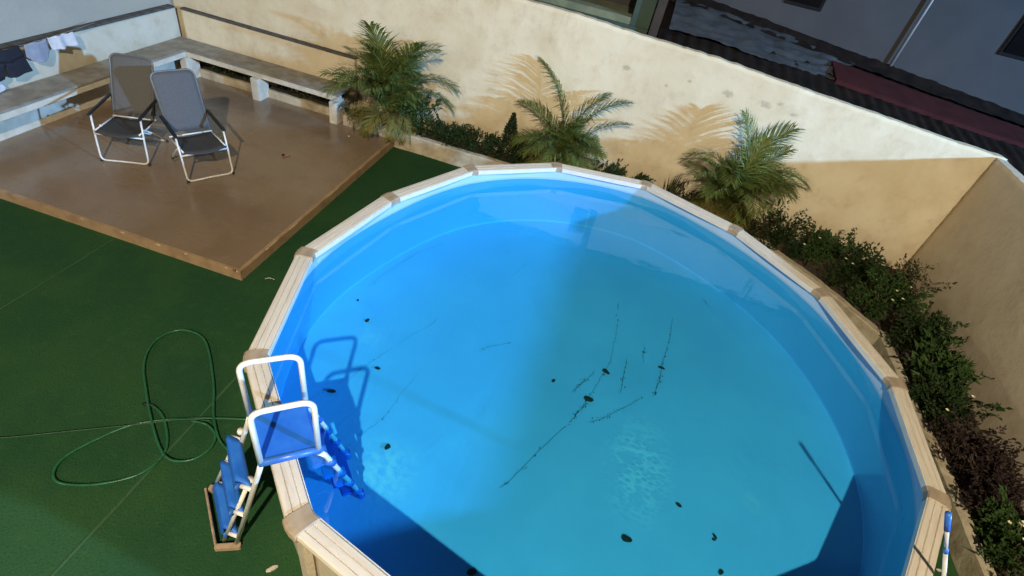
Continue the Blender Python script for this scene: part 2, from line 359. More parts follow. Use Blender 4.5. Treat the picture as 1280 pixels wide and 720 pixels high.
# ------------------------------------------------------------------ tiled deck
deck = MB().box(-8.05, -3.95, 0.21, 4.24, -0.02, DECK_Z).obj('deck', M['deck']); tag(deck, kind='structure')
mb = MB()
mb.box(-8.05, -3.90, 0.165, 0.2095, -0.01, DECK_Z + 0.004)
front = mb.obj('edge_board', M['deck_edge'], deck, bevel=0.004)
front2 = MB().box(-3.9495, -3.90, 0.21, 4.07, -0.01, DECK_Z + 0.004).obj('edge_board', M['deck_edge'], deck, bevel=0.004)
for k in range(15):          # knocks in the edge where the pale core shows
    if k < 8: cx = -3.93 - 4.0 * random.random() ** 1.6; M4 = Matrix.Translation((cx, 0.168, DECK_Z + 0.001)); L = 0.012 + 0.03 * random.random(); b = (-L, L, -.004, .012, -.012, .0045)
    else: cy = 0.2 + 3.2 * random.random(); M4 = Matrix.Translation((-3.904, cy, DECK_Z + 0.001)); L = 0.015 + 0.09 * random.random(); b = (-.008, .0055, -L, L, -.008, .0045)
    MB().box(*b, M4).obj('edge_chip', M['deck_chip'], deck, bevel=0.003, seg=1)

# ------------------------------------------------------------------ garden walls
def walltop(x):
    pts = [(-9, 2.62), (-1.46, 2.57), (-0.5, 2.52), (0.66, 2.49), (1.37, 2.43), (2.4, 2.36), (3.19, 2.31), (4.08, 2.25), (5, 2.21)]
    for (a, za), (b, zb) in zip(pts, pts[1:]):
        if x <= b: return za + (zb - za) * max(0, (x - a)) / (b - a)
    return pts[-1][1]
def sheet_wall(name, x0, x1, nx, nz, y_front, y_back, zt, mat, rough=0.012, axis='x', jag=0.009):
    """render-coated wall with an uneven face and a ragged coping"""
    v = []; f = []
    for i in range(nx + 1):
        a = x0 + (x1 - x0) * i / nx; top = zt(a) + jag * noise.noise((a * 7, 1.3, 2)) + 0.6 * jag * noise.noise((a * 23, 4.3, 2))
        for j in range(nz + 1):
            z = -0.05 + (top + 0.05) * j / nz
            d = rough * (noise.noise((a * 0.9, z * 0.9, 3.1)) + 0.5 * noise.noise((a * 3.3, z * 3.3, 9.1)))
            v.append((a, y_front + d, z))
        v.append((a, y_back, top - 0.01)); v.append((a, y_back, -0.05))
    S = nz + 3
    for i in range(nx):
        for j in range(S - 1): f.append((i * S + j, i * S + j + 1, (i + 1) * S + j + 1, (i + 1) * S + j))
    f.append(tuple(range(S))); f.append(tuple(nx * S + j for j in range(S)))
    if axis == 'y': v = [(b, a, c) for a, b, c in v]
    mb = MB(); mb.add(v, f); return mb.obj(name, mat, smooth=False)
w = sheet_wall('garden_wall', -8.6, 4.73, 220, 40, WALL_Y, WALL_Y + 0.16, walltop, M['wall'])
for p in w.data.polygons: p.use_smooth = abs(p.normal.y) > 0.5
tag(w, 'tall cream rendered garden wall behind the palms, stained and chipped', 'wall')
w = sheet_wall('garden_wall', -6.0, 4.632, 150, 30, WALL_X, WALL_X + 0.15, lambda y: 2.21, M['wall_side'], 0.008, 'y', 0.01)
for p in w.data.polygons: p.use_smooth = abs(p.normal.x) > 0.5
tag(w, 'plain tan rendered side wall beside the flowering shrub border', 'wall')
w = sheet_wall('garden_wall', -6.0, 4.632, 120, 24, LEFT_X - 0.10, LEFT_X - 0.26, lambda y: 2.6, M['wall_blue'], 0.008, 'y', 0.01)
for p in w.data.polygons: p.use_smooth = abs(p.normal.x) > 0.5
tag(w, 'pale blue-grey wall above the dark ledge where washing hangs', 'wall')
# wainscot ledge behind the bench
lg = thing('wall_ledge', (-6.5, WALL_Y, 0), 'cream low ledge wall with dark weathered top behind the tiled deck bench', 'ledge')
def child_box(name, b, mat, parent, bevel=0.004, seg=1):
    o = MB().box(*b).obj(name, mat, parent, bevel=bevel, seg=seg)
    o.location = -Vector(parent.location); return o
child_box('face', (-8.10, -4.86, 4.56, 4.63, -0.02, 1.08), M['wall'], lg)
child_box('top', (-8.10, -4.85, 4.53, 4.636, 1.0805, 1.105), M['ledge'], lg)
lg = thing('wall_ledge', (LEFT_X, 1.5, 0), 'white low ledge wall with dark weathered top behind the washing', 'ledge')
child_box('face', (LEFT_X - 0.08, LEFT_X, -6.0, 4.559, -0.02, 1.085), M['wall_white'], lg)
child_box('top', (LEFT_X - 0.10, LEFT_X + 0.03, -6.0, 4.53, 1.0855, 1.115), M['ledge'], lg)

# ------------------------------------------------------------------ planter kerbs and soil
def strip(name, P, h, wdt, mat, label):
    """upright kerb following a polyline"""
    v = []; f = []; P = [Vector(p) for p in P]
    Q = []
    for a, b in zip(P, P[1:]):
        n_ = max(2, int((b - a).length / 0.12))
        for i in range(n_): Q.append(a.lerp(b, i / n_))
    Q.append(P[-1])
    for i, q in enumerate(Q):
        t_ = (Q[min(i + 1, len(Q) - 1)] - Q[max(i - 1, 0)]).normalized(); nn = Vector((-t_.y, t_.x))
        d = 0.010 * noise.noise((q.x * 3, q.y * 3, 1)); hz = h + 0.014 * noise.noise((q.x * 4, q.y * 4, 7))
        for s_, z in ((0, -0.03), (0.0, hz - 0.012), (0.012, hz), (wdt - 0.012, hz), (wdt, hz - 0.012), (wdt, -0.03)):
            p = q + nn * (s_ + d); v.append((p.x, p.y, z))
    for i in range(len(Q) - 1):
        for k in range(5): f.append((i * 6 + k, i * 6 + k + 1, i * 6 + 7 + k, i * 6 + 6 + k))
    f.append(tuple(range(6))); f.append(tuple((len(Q) - 1) * 6 + k for k in range(6)))
    o = MB().add(v, f).obj(name, mat); tag(o, label, 'kerb'); return o
strip('planter_kerb', [(-4.83, 4.08), (2.30, 4.08), (3.10, 3.55), (3.82, 3.05), (3.82, -4.5)][:2] + [(2.4, 4.0)], 0.28, 0.11, M['kerb'], 'cream rendered kerb along the planting bed under the palms')
strip('planter_kerb', [(2.405, 3.99), (3.05, 3.42), (3.72, 2.6), (3.80, 0.5), (3.80, -4.5)], 0.26, 0.12, M['kerb'], 'cream rendered kerb of the shrub bed beside the tan side wall')
strip('planter_kerb', [(-8.0, 4.26), (-4.84, 4.26)], 0.24, 0.08, M['kerb'], 'cream kerb under the back bench holding in dark planting')
strip('planter_kerb', [(-8.02, -2.0), (-8.02, 4.25)], 0.36, 0.10, M['bench_white'], 'white kerb under the side bench below the washing')
soil = MB()
v = [(-8.1, 4.30, .2), (-4.84, 4.30, .2), (-4.84, 4.10, .2), (2.42, 4.10, .2), (3.12, 3.5, .2), (3.80, 2.65, .2), (3.88, .5, .2), (3.88, -5, .2), (4.64, -5, .2), (4.64, 4.70, .2), (-8.1, 4.70, .2)]
o = soil.add(v, [tuple(range(len(v)))]).obj('soil_bed', M['soil']); tag(o, kind='structure')

# ------------------------------------------------------------------ concrete corner bench
bn = thing('bench', (-7.8, 4.3, 0), 'L-shaped concrete corner bench with white supports along the tiled deck', 'bench')
mb = MB().add([(-8.215, -2.0, .58), (-7.74, -2.0, .58), (-7.74, 4.08, .58), (-4.90, 4.08, .58), (-4.90, 4.555, .58), (-8.215, 4.555, .58)] + [(-8.215, -2.0, .61), (-7.74, -2.0, .61), (-7.74, 4.08, .61), (-4.90, 4.08, .61), (-4.90, 4.555, .61), (-8.215, 4.555, .61)],
    [(5, 4, 3, 2, 1, 0), (6, 7, 8, 9, 10, 11)] + [(i, (i + 1) % 6, 6 + (i + 1) % 6, 6 + i) for i in range(6)])
o = mb.obj('seat', M['concrete'], bn, bevel=0.008); o.location = -Vector(bn.location)
child_box('front_beam', (-7.748, -4.905, 4.088, 4.19, .49, .5795), M['bench_white'], bn, 0.008, 2)
child_box('front_beam', (-7.85, -7.7485, -1.99, 4.188, .49, .5795), M['bench_white'], bn, 0.008, 2)
for a, b in ((-7.845, -7.70), (-6.50, -6.36), (-5.05, -4.915)):
    child_box('support', (a, b, 4.02, 4.30, DECK_Z - 0.01, .4895), M['bench_white'], bn, 0.008, 2)
for y in (0.2, 2.95): child_box('support', (-8.2, -7.9, y, y + .13, 0.08, .4895), M['bench_white'], bn, 0.008, 2)

# ------------------------------------------------------------------ swimming pool
J = [(-119.8, 2.82), (-146.2, 2.79), (-171.9, 2.69), (-198.8, 2.58), (-224.9, 2.70), (-249.4, 2.81), (-273.8, 2.86), (-299.3, 2.73), (-325.2, 2.71), (-351.1, 2.73), (-375.4, 2.77), (-401.3, 2.79), (-427.5, 2.80), (-453.7, 2.81)]
RIMZ = 1.25; WATZ = 1.07; FLOORZ = 0.42
JP = [Vector((r * math.cos(R(a)), r * math.sin(R(a)), 0)) for a, r in J]
pool = thing('swimming_pool', (0, 0, 0), 'round above-ground pool with wood-print rim and blue liner', 'pool')
def inset_poly(d, n_per=6):
    """smooth closed curve through the joints, moved inwards by d"""
    return [p - p.normalized() * d for p in catmull(JP, n_per, True)]
HW = 0.068
for i in range(14):
    a, b = JP[i], JP[(i + 1) % 14]; mid = (a + b) / 2; t_ = (b - a).normalized(); nn = Vector((-t_.y, t_.x, 0))
    if nn.dot(mid) < 0: nn = -nn                     # outward
    na, nb = a.normalized(), b.normalized()
    prof = [(-HW, -0.052), (-HW, -0.004), (-HW + .006, 0.002), (-.030, .004), (-.026, -.003), (-.021, .004), (.018, .005), (.022, -.003), (.027, .005), (HW - .008, .003), (HW, -.004), (HW + .006, -.03), (HW + .002, -.055)]
    v = []; f = []; K = len(prof); L = (b - a).length; S = 4
    ang = t_; Mx = Matrix(((t_.x, nn.x, 0), (t_.y, nn.y, 0), (0, 0, 1)))
    for s_ in range(S + 1):
        u = s_ / S
        for (q, z) in prof:
            # mitred ends: offset along the joint's own radial direction
            ra = na / max(.5, na.dot(nn)); rb = nb / max(.5, nb.dot(nn))
            p = (a + ra * q).lerp(b + rb * q, u) - mid
            v.append((p.dot(t_), p.dot(nn), z))
    for s_ in range(S):
        for k in range(K - 1): f.append((s_ * K + k, s_ * K + k + 1, s_ * K + K + k + 1, s_ * K + K + k))
    f.append(tuple(range(K))); f.append(tuple(S * K + k for k in range(K)))
    o = MB().add(v, f).obj('rim_panel', M['rim'], pool)
    o.matrix_local = Matrix.Translation((mid.x, mid.y, RIMZ)) @ Mx.to_4x4()
    # white turned-down lip inside
    mb = MB(); lv = []
    for (q, z) in ((-HW - .0035, .001), (-HW - .0035, -.050), (-HW - .0085, -.050), (-HW - .0085, .000)):
        for c, r_ in ((a, na), (b, nb)):
            p = c + r_ / max(.5, r_.dot(nn)) * q - mid; lv.append((p.x, p.y, z))
    mb.add(lv, [(0, 1, 3, 2), (2, 3, 5, 4), (4, 5, 7, 6), (6, 7, 1, 0), (0, 2, 4, 6), (1, 7, 5, 3)])
    lo = mb.obj('rim_lip', M['lip'], pool); lo.location = (mid.x, mid.y, RIMZ)
# joint caps: moulded covers over each corner
def cap_mesh():
    prof = [(-.082, -.050), (-.080, -.002), (-.070, .010), (-.045, .014), (.045, .015), (.066, .010), (.082, -.004), (.088, -.03), (.084, -.062)]
    v = []; f = []; K = len(prof); xs = [-.066, -.060, -.02, .02, .060, .066]
    for x in xs:
        e = 0.0 if abs(x) < .063 else -.006
        for q, z in prof:
            bend = -abs(x) * 0.23
            v.append((x * (1 + q * 0.9), q + bend * 0.95, z + e))
    for s_ in range(len(xs) - 1):
        for k in range(K - 1): f.append((s_ * K + k, s_ * K + k + 1, s_ * K + K + k + 1, s_ * K + K + k))
    f.append(tuple(range(K))); f.append(tuple((len(xs) - 1) * K + k for k in range(K)))
    me = MB().add(v, f).mesh('rim_cap'); me.materials.append(M['cap']); return me
capm = cap_mesh()
for i in range(14):
    p = JP[i]; nn = p.normalized(); t_ = Vector((-nn.y, nn.x, 0))
    o = link('rim_cap', capm, None, pool)
    o.matrix_local = Matrix.Translation((p.x, p.y, RIMZ)) @ Matrix(((t_.x, nn.x, 0), (t_.y, nn.y, 0), (0, 0, 1))).to_4x4()
# steel wall in wood print, one sheet per bay, and posts under the joints
outer = inset_poly(0.035, 8)
NP = len(outer)
for i in range(14):
    v = []; f = []
    for k in range(9):
        p = outer[(i * 8 + k) % NP]
        v += [(p.x, p.y, 0.0), (p.x, p.y, RIMZ - .03), (p.x * .996, p.y * .996, RIMZ - .03), (p.x * .996, p.y * .996, 0)]
        if k:
            b0 = (k - 1) * 4
            for e in range(4): f.append((b0 + e, b0 + (e + 1) % 4, b0 + 4 + (e + 1) % 4, b0 + 4 + e))
    f.append((0, 1, 2, 3)); f.append((32, 33, 34, 35))
    MB().add(v, f).obj('wall_sheet', M['panel'], pool)
    p = JP[i]; nn = p.normalized(); t_ = Vector((-nn.y, nn.x, 0)); q = p - nn * 0.012
    Mx = Matrix.Translation((q.x, q.y, 0)) @ Matrix(((t_.x, nn.x, 0), (t_.y, nn.y, 0), (0, 0, 1))).to_4x4()
    MB().box(-.055, .055, -.018, .042, 0.0, RIMZ - .065, Mx).obj('post', M['panel'], pool, bevel=0.012, seg=2)
# liner: floor, coved edge and wall in one skin
ring = [inset_poly(d, 8) for d in (0.060, 0.060, 0.060, 0.060)]
zs = [RIMZ - .035, 1.05, 0.62, FLOORZ]
v = []; f = []
for rg, z in zip(ring, zs): v += [(p.x, p.y, z) for p in rg]
for r_ in range(len(zs) - 1):
    for k in range(NP): f.append((r_ * NP + k, r_ * NP + (k + 1) % NP, (r_ + 1) * NP + (k + 1) % NP, (r_ + 1) * NP + k))
last = len(v); v += [(p.x, p.y, FLOORZ) for p in ring[-1]]; base = len(v); RG = 26
for g in range(1, RG):
    s_ = 1 - g / RG
    for k in range(NP):
        p = ring[-1][k]; x_, y_ = p.x * s_, p.y * s_
        v.append((x_, y_, FLOORZ + 0.006 * noise.noise((x_ * 1.7, y_ * 1.7, 0)) + 0.003 * noise.noise((x_ * 5, y_ * 5, 3))))
v.append((0, 0, FLOORZ)); ci = len(v) - 1
prev = last
for g in range(1, RG):
    cur = base + (g - 1) * NP
    for k in range(NP): f.append((prev + k, prev + (k + 1) % NP, cur + (k + 1) % NP, cur + k))
    prev = cur
for k in range(NP): f.append((prev + k, prev + (k + 1) % NP, ci))
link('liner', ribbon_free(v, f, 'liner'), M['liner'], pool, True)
# water sheet
wp = inset_poly(0.062, 8)
o = link('water', ribbon_free([(p.x, p.y, WATZ) for p in wp], [tuple(range(len(wp) - 1, -1, -1))], 'water'), M['water']); tag(o, kind='structure')

# ------------------------------------------------------------------ things lying on the pool floor
def leaf_mesh(s):
    me = bpy.data.meshes.new('leaf'); n_ = 9; v = [(0, 0, .006)]
    for k in range(n_):
        a = 2 * math.pi * k / n_; r = s * (0.75 + 0.35 * random.random()); v.append((r * math.cos(a) * 1.25, r * math.sin(a) * .85, .002 + .006 * random.random()))
    me.from_pydata(v, [], [(0, 1 + k, 1 + (k + 1) % n_) for k in range(n_)]); me.materials.append(M['leaf_brown']); return me
lm = [leaf_mesh(.026) for _ in range(4)]
leaves = [(-2.18, -.17, 1), (-1.81, -.68, .9), (-2.05, -1.07, 1.25), (-1.37, -1.38, 1.1), (.64, -1.42, 1.5), (1.04, -.98, .9), (1.34, -1.14, .8), (1.33, -1.17, .6), (.25, .21, 1.5), (-.23, -.13, .8), (.81, .52, 1.2), (2.50, 1.02, 1.1), (1.38, -1.41, .9), (-.41, -2.05, 1.2), (-2.40, .05, .6)]
for i, (x_, y_, s_) in enumerate(leaves):
    o = link('leaf', lm[i % 4], None); o.location = (x_, y_, FLOORZ + .007); o.scale = (s_, s_, s_); o.rotation_euler = (0, 0, random.random() * 6)
    tag(o, 'small dark sunken leaf lying on the blue pool floor', 'leaf', 'sunken leaves on the pool floor')
o = link('leaf', leaf_mesh(.045), None); o.location = (.13, -.21, FLOORZ + .008); tag(o, 'largest brown leaf clump in the dirt streaks of the pool floor', 'leaf')
streaks = [([(-.40, -1.39), (.01, -.54), (.13, -.21), (.25, .24)], 1.2), ([(.25, .24), (.29, .72), (.24, 1.33)], .7), ([(.43, .47), (.43, 0.0)], 1), ([(.6, .8), (.62, .5)], .8), ([(.91, 1.37), (.81, .5), (.76, .11)], 1),
    ([(-.03, -.2), (.15, .17)], 1.3), ([(.18, -.48), (.38, -.28), (.63, 0)], .8), ([(-1.08, -.11), (-.77, .18)], .8), ([(-2.19, -1.27), (-1.98, -.84), (-1.76, -.31), (-1.55, .16)], .35), ([(-1.68, -1.51), (-1.53, -1.12), (-1.46, -.61)], .4),
    ([(-.92, 1.54), (-1.04, 1.22)], .3), ([(1.23, 1.99), (1.33, 1.8)], .6), ([(-2.40, .31), (-2.27, .85), (-2.0, 1.4)], .3)]
v = []; f = []
for P, dens in streaks:
    Q = [q + Vector((.022 * noise.noise((q.x * 4, q.y * 4, 1)) + .008 * noise.noise((q.x * 15, q.y * 15, 2)), .02 * noise.noise((q.x * 4, q.y * 4, 6)), 0)) for q in catmull([(a, b, 0) for a, b in P], 30)]
    for i, q in enumerate(Q):
        edge = min(i, len(Q) - 1 - i) / (len(Q) * .5)
        for _ in range(3):
            if random.random() > .8 * dens * (.25 + .6 * edge) * (0.55 + noise.noise((q.x * 9, q.y * 9, dens))): continue
            r = (.0016 + .0036 * random.random() ** 3) * (.6 + .5 * dens); x_ = q.x + random.gauss(0, .006 + .012 * dens * random.random()); y_ = q.y + random.gauss(0, .016); a = random.random() * 3
            b0 = len(v)
            for k in range(4): v.append((x_ + r * 1.6 * math.cos(a + k * 1.57), y_ + r * 2.2 * math.sin(a + k * 1.57), FLOORZ + .009))
            f.append((b0, b0 + 1, b0 + 2, b0 + 3))
    for i in range(len(Q) - 1):       # hair-thin core of the streak
        if noise.noise((Q[i].x * 6, Q[i].y * 6, 2)) < -.25 - dens * .2: continue
        t_ = (Q[i + 1] - Q[i]).normalized() * .0010 * (.5 + dens); b0 = len(v); z = FLOORZ + .0085
        v += [(Q[i].x - t_.y, Q[i].y + t_.x, z), (Q[i].x + t_.y, Q[i].y - t_.x, z), (Q[i + 1].x + t_.y, Q[i + 1].y - t_.x, z), (Q[i + 1].x - t_.y, Q[i + 1].y + t_.x, z)]
        f.append((b0, b0 + 1, b0 + 2, b0 + 3))
o = link('dirt_streaks', ribbon_free(v, f, 'dirt_streaks'), M['dirt']); tag(o, 'fine dark silt streaks settled on the blue pool floor', 'dirt', kind='stuff')

# ------------------------------------------------------------------ pool ladder
ld = thing('pool_ladder', (-1.75, -2.07, 0), 'blue and white A-frame pool ladder straddling the rim, with handrails', 'ladder')
off = -Vector(ld.location)
def lp(mb, name, mat, smooth=False, bevel=0, parent=None, seg=2):
    o = mb.obj(name, mat, parent or ld, smooth, bevel, seg); o.location = off if parent is None else (0, 0, 0); return o
PZ = 1.48
OF, ON, IN_, IF = Vector((-1.95, -2.075, PZ)), Vector((-1.705, -2.32, PZ)), Vector((-1.465, -2.13, PZ)), Vector((-1.695, -1.89, PZ))
v = [OF, ON, IN_, IF]; mb = MB()
cx = sum(v, Vector()) / 4
top_ = [cx + (p - cx) * 1.04 for p in v]
mb.add([p + Vector((0, 0, -.035)) for p in top_] + [p for p in top_], [(3, 2, 1, 0), (4, 5, 6, 7)] + [(i, (i + 1) % 4, 4 + (i + 1) % 4, 4 + i) for i in range(4)])
plat = lp(mb, 'platform', M['blue_plastic'], bevel=0.012)
for a, b in ((ON, IN_), (OF, IF)):
    o = MB().tube([a + (a - b).normalized() * .01 + Vector((0, 0, -.018)), b + (b - a).normalized() * .02 + Vector((0, 0, -.018))], .024, 10).obj('platform_edge', M['blue_edge'], ld, True); o.location = off
for a, b in ((OF, IF), (ON, IN_)):
    up = Vector((0, 0, .445)); u = (b - a).normalized()
    path = roundpath([a + Vector((0, 0, -.03)), a + up, b + up, b + Vector((0, 0, -.05))], .075, 7)
    lp(MB().tube(path, .0165, 10), 'handrail', M['white_tube'], True)
gN, gF = Vector((-2.13, -2.30, 0.02)), Vector((-2.45, -2.00, 0.02))
for a, g in ((ON, gN), (OF, gF)):
    lp(MB().tube([a + Vector((0, 0, -.03)), a.lerp(g, .08) + Vector((.004, .0, -.02)), g], .0165, 10), 'outer_rail', M['white_tube'], True)
# front stringers that carry the treads
cN0, cF0 = Vector((-1.885, -2.265, 1.04)), Vector((-2.145, -1.995, 1.04))
gN1, gF1 = Vector((-2.22, -2.31, .04)), Vector((-2.545, -2.01, .04))
for c, g in ((cN0, gN1), (cF0, gF1)):
    s_ = lp(MB().tube([c, g], .0145, 10), 'tread_stringer', M['white_tube'], True)
    o = MB().tube([c + Vector((.004, 0, .004)), c + Vector((.012, .002, .034))], .024, 10).obj('end_cap', M['white_tube'], s_, True)
    o = MB().tube([c + Vector((-.004, 0, -.034)), c + Vector((.004, 0, .0035))], .0235, 10).obj('end_socket', M['black'], s_, True)
for k, tt in enumerate((.12, .42, .72)):
    A = gN.lerp(ON, tt); B = gF.lerp(OF, tt); D = gN1.lerp(cN0, min(1, tt * 1.35)); E_ = gF1.lerp(cF0, min(1, tt * 1.35)); z = A.z
    out = Vector((-.125, .005, 0)) * (1.05 if k == 0 else 1)
    mb = MB(); v = []; f = []; nx, ny = 5, 8
    for j in range(ny + 1):
        b_ = j / ny; e = A.lerp(B, .04 + .92 * b_)
        for i in range(nx + 1):
            a_ = i / nx; sag = -.012 * math.sin(math.pi * b_) - .03 * (a_ > .9) - .012 * (a_ < .1)
            p = e + out * a_; v.append((p.x, p.y, z + .02 + sag))
    for j in range(ny):
        for i in range(nx): q = j * (nx + 1) + i; f.append((q, q + 1, q + nx + 2, q + nx + 1))
    n0 = len(v); v += [(x_, y_, z_ - .03) for x_, y_, z_ in v]; f += [tuple(i + n0 for i in reversed(q)) for q in f]
    bd = [j * (nx + 1) for j in range(ny + 1)] + [ny * (nx + 1) + i for i in range(1, nx + 1)] + [j * (nx + 1) + nx for j in range(ny - 1, -1, -1)] + list(range(nx - 1, 0, -1))
    for i in range(len(bd)): f.append((bd[i], bd[(i + 1) % len(bd)], bd[(i + 1) % len(bd)] + n0, bd[i] + n0))
    lp(mb.add(v, f), 'tread', M['blue_plastic'], True)
    # solid blue riser apron under the tread and white brackets at both ends
    p0, p1 = A.lerp(B, .05) + out * .93, A.lerp(B, .95) + out * .93; h = .33 if k else .15
    lp(MB().add([p0 + Vector((0, 0, .0)), p1, p1 + Vector((-.05, 0, -h)), p0 + Vector((-.05, 0, -h)), p0 + Vector((.012, 0, 0)), p1 + Vector((.012, 0, 0)), p1 + Vector((-.038, 0, -h)), p0 + Vector((-.038, 0, -h))],
        [(0, 1, 2, 3), (7, 6, 5, 4), (0, 4, 5, 1), (1, 5, 6, 2), (2, 6, 7, 3), (3, 7, 4, 0)]), 'riser', M['blue_plastic'])
    for e in (A, B):
        lp(MB().tube([e, e + out * .62 + Vector((0, 0, -.01))], .016, 8), 'bracket', M['white_tube'], True)
    lp(MB().tube([A + out * .60 + Vector((-.01, -.012, -.01)), A + out * .74 + Vector((0, -.012, -.012))], .026, 10), 'clamp', M['blue_edge'], True)
mb = MB(); wdir = (gF - gN).normalized(); pd = Vector((-wdir.y, wdir.x, 0))
def plank(a, b, w_, z0, z1):
    d = (b - a).normalized(); n_ = Vector((-d.y, d.x, 0)) * w_ / 2
    q = [a - n_, b - n_, b + n_, a + n_]
    return MB().add([(p.x, p.y, z0) for p in q] + [(p.x, p.y, z1) for p in q], [(3, 2, 1, 0), (4, 5, 6, 7)] + [(i, (i + 1) % 4, 4 + (i + 1) % 4, 4 + i) for i in range(4)])
lp(plank(Vector((-2.245, -2.365, 0)), Vector((-2.595, -2.03, 0)), .016, .0, .07), 'base_board', M['board'], bevel=.004)
lp(plank(Vector((-2.25, -2.372, 0)), Vector((-2.09, -2.30, 0)), .04, .0, .05), 'base_board', M['board'], bevel=.004)
lp(plank(Vector((-2.585, -2.01, 0)), Vector((-2.42, -1.97, 0)), .05, .0, .05), 'base_board', M['board'], bevel=.004)
# inner flight, going down into the water
fN, fF = Vector((-1.37, -1.82, FLOORZ + .02)), Vector((-1.62, -1.57, FLOORZ + .02))
for a, g in ((IN_, fN), (IF, fF)):
    lp(MB().tube([a + Vector((0, 0, -.05)), a.lerp(g, .12), g], .0165, 10), 'inner_rail', M['white_tube'], True)
    lp(MB().tube([g + Vector((0, 0, -.015)), g + Vector((-.004, -.008, .05))], .03, 10), 'foot', M['blue_edge'], True)
for tt in (.22, .44, .66, .86):
    a = IN_.lerp(fN, tt); b = IF.lerp(fF, tt); inn = Vector((.075, .09, 0)) * -0.9
    lp(MB().add([a, b, b + inn, a + inn, a + Vector((0, 0, -.035)), b + Vector((0, 0, -.035)), b + inn + Vector((0, 0, -.035)), a + inn + Vector((0, 0, -.035))],
        [(0, 1, 2, 3), (7, 6, 5, 4), (0, 4, 5, 1), (1, 5, 6, 2), (2, 6, 7, 3), (3, 7, 4, 0)]), 'inner_tread', M['blue_plastic'], bevel=.008)
    for e in (a, b): lp(MB().tube([e + Vector((-.012, -.015, .012)), e + Vector((.012, .015, -.045))], .026, 8), 'clamp', M['blue_edge'], True)

# ------------------------------------------------------------------ garden hose
P1 = [(-2.60, -1.30), (-2.73, -1.36), (-2.97, -1.45), (-3.17, -1.54), (-3.41, -1.67), (-3.58, -1.83), (-3.73, -2.12), (-3.72, -2.28), (-3.60, -2.35), (-3.36, -2.27), (-3.15, -2.10), (-3.10, -1.92), (-3.17, -1.77), (-3.32, -1.62), (-3.46, -1.55), (-3.52, -1.56),
    ][:13] + [(-3.36, -1.60), (-3.52, -1.54), (-3.56, -1.55)]
P2 = [(-2.60, -1.72), (-2.66, -1.68), (-2.81, -1.61), (-3.0, -1.43), (-3.22, -1.15), (-3.60, -.77), (-3.83, -.70), (-3.98, -.78), (-4.02, -.97), (-3.91, -1.20), (-3.67, -1.44), (-3.42, -1.66), (-3.17, -1.85), (-3.01, -1.91), (-2.87, -1.85), (-2.81, -1.72), (-2.85, -1.60), (-2.98, -1.535), (-3.12, -1.55)]
hs = thing('garden_hose', (-3.3, -1.6, 0), 'green garden hose lying in loose loops on the artificial turf', 'hose')
def hosepath(P, z0):
    Q = catmull([(a, b, 0) for a, b in P], 10)
    return [(q.x, q.y, z0 + .006 * abs(noise.noise((q.x * 3, q.y * 3, z0)))) for q in Q]
for P, z0 in ((P1, .013), (P2, .022)):
    o = MB().tube(hosepath(P, z0), .0105, 8).obj('coil', M['hose'], hs, True); o.location = -Vector(hs.location)
cd_ = MB().tube(hosepath([(-2.98, -1.50), (-3.2, -1.575), (-3.46, -1.74), (-3.85, -1.97), (-4.27, -2.22), (-4.9, -2.56)], .036), .0035, 6).obj('thin_cord', M['hose_thin'], smooth=True); tag(cd_, 'thin pale green cord running from the hose across the turf', 'cord')
o = MB().tube([(-3.53, -1.545, .016), (-3.60, -1.555, .016)], .014, 8).obj('nozzle', M['black'], hs, True); o.location = -Vector(hs.location)

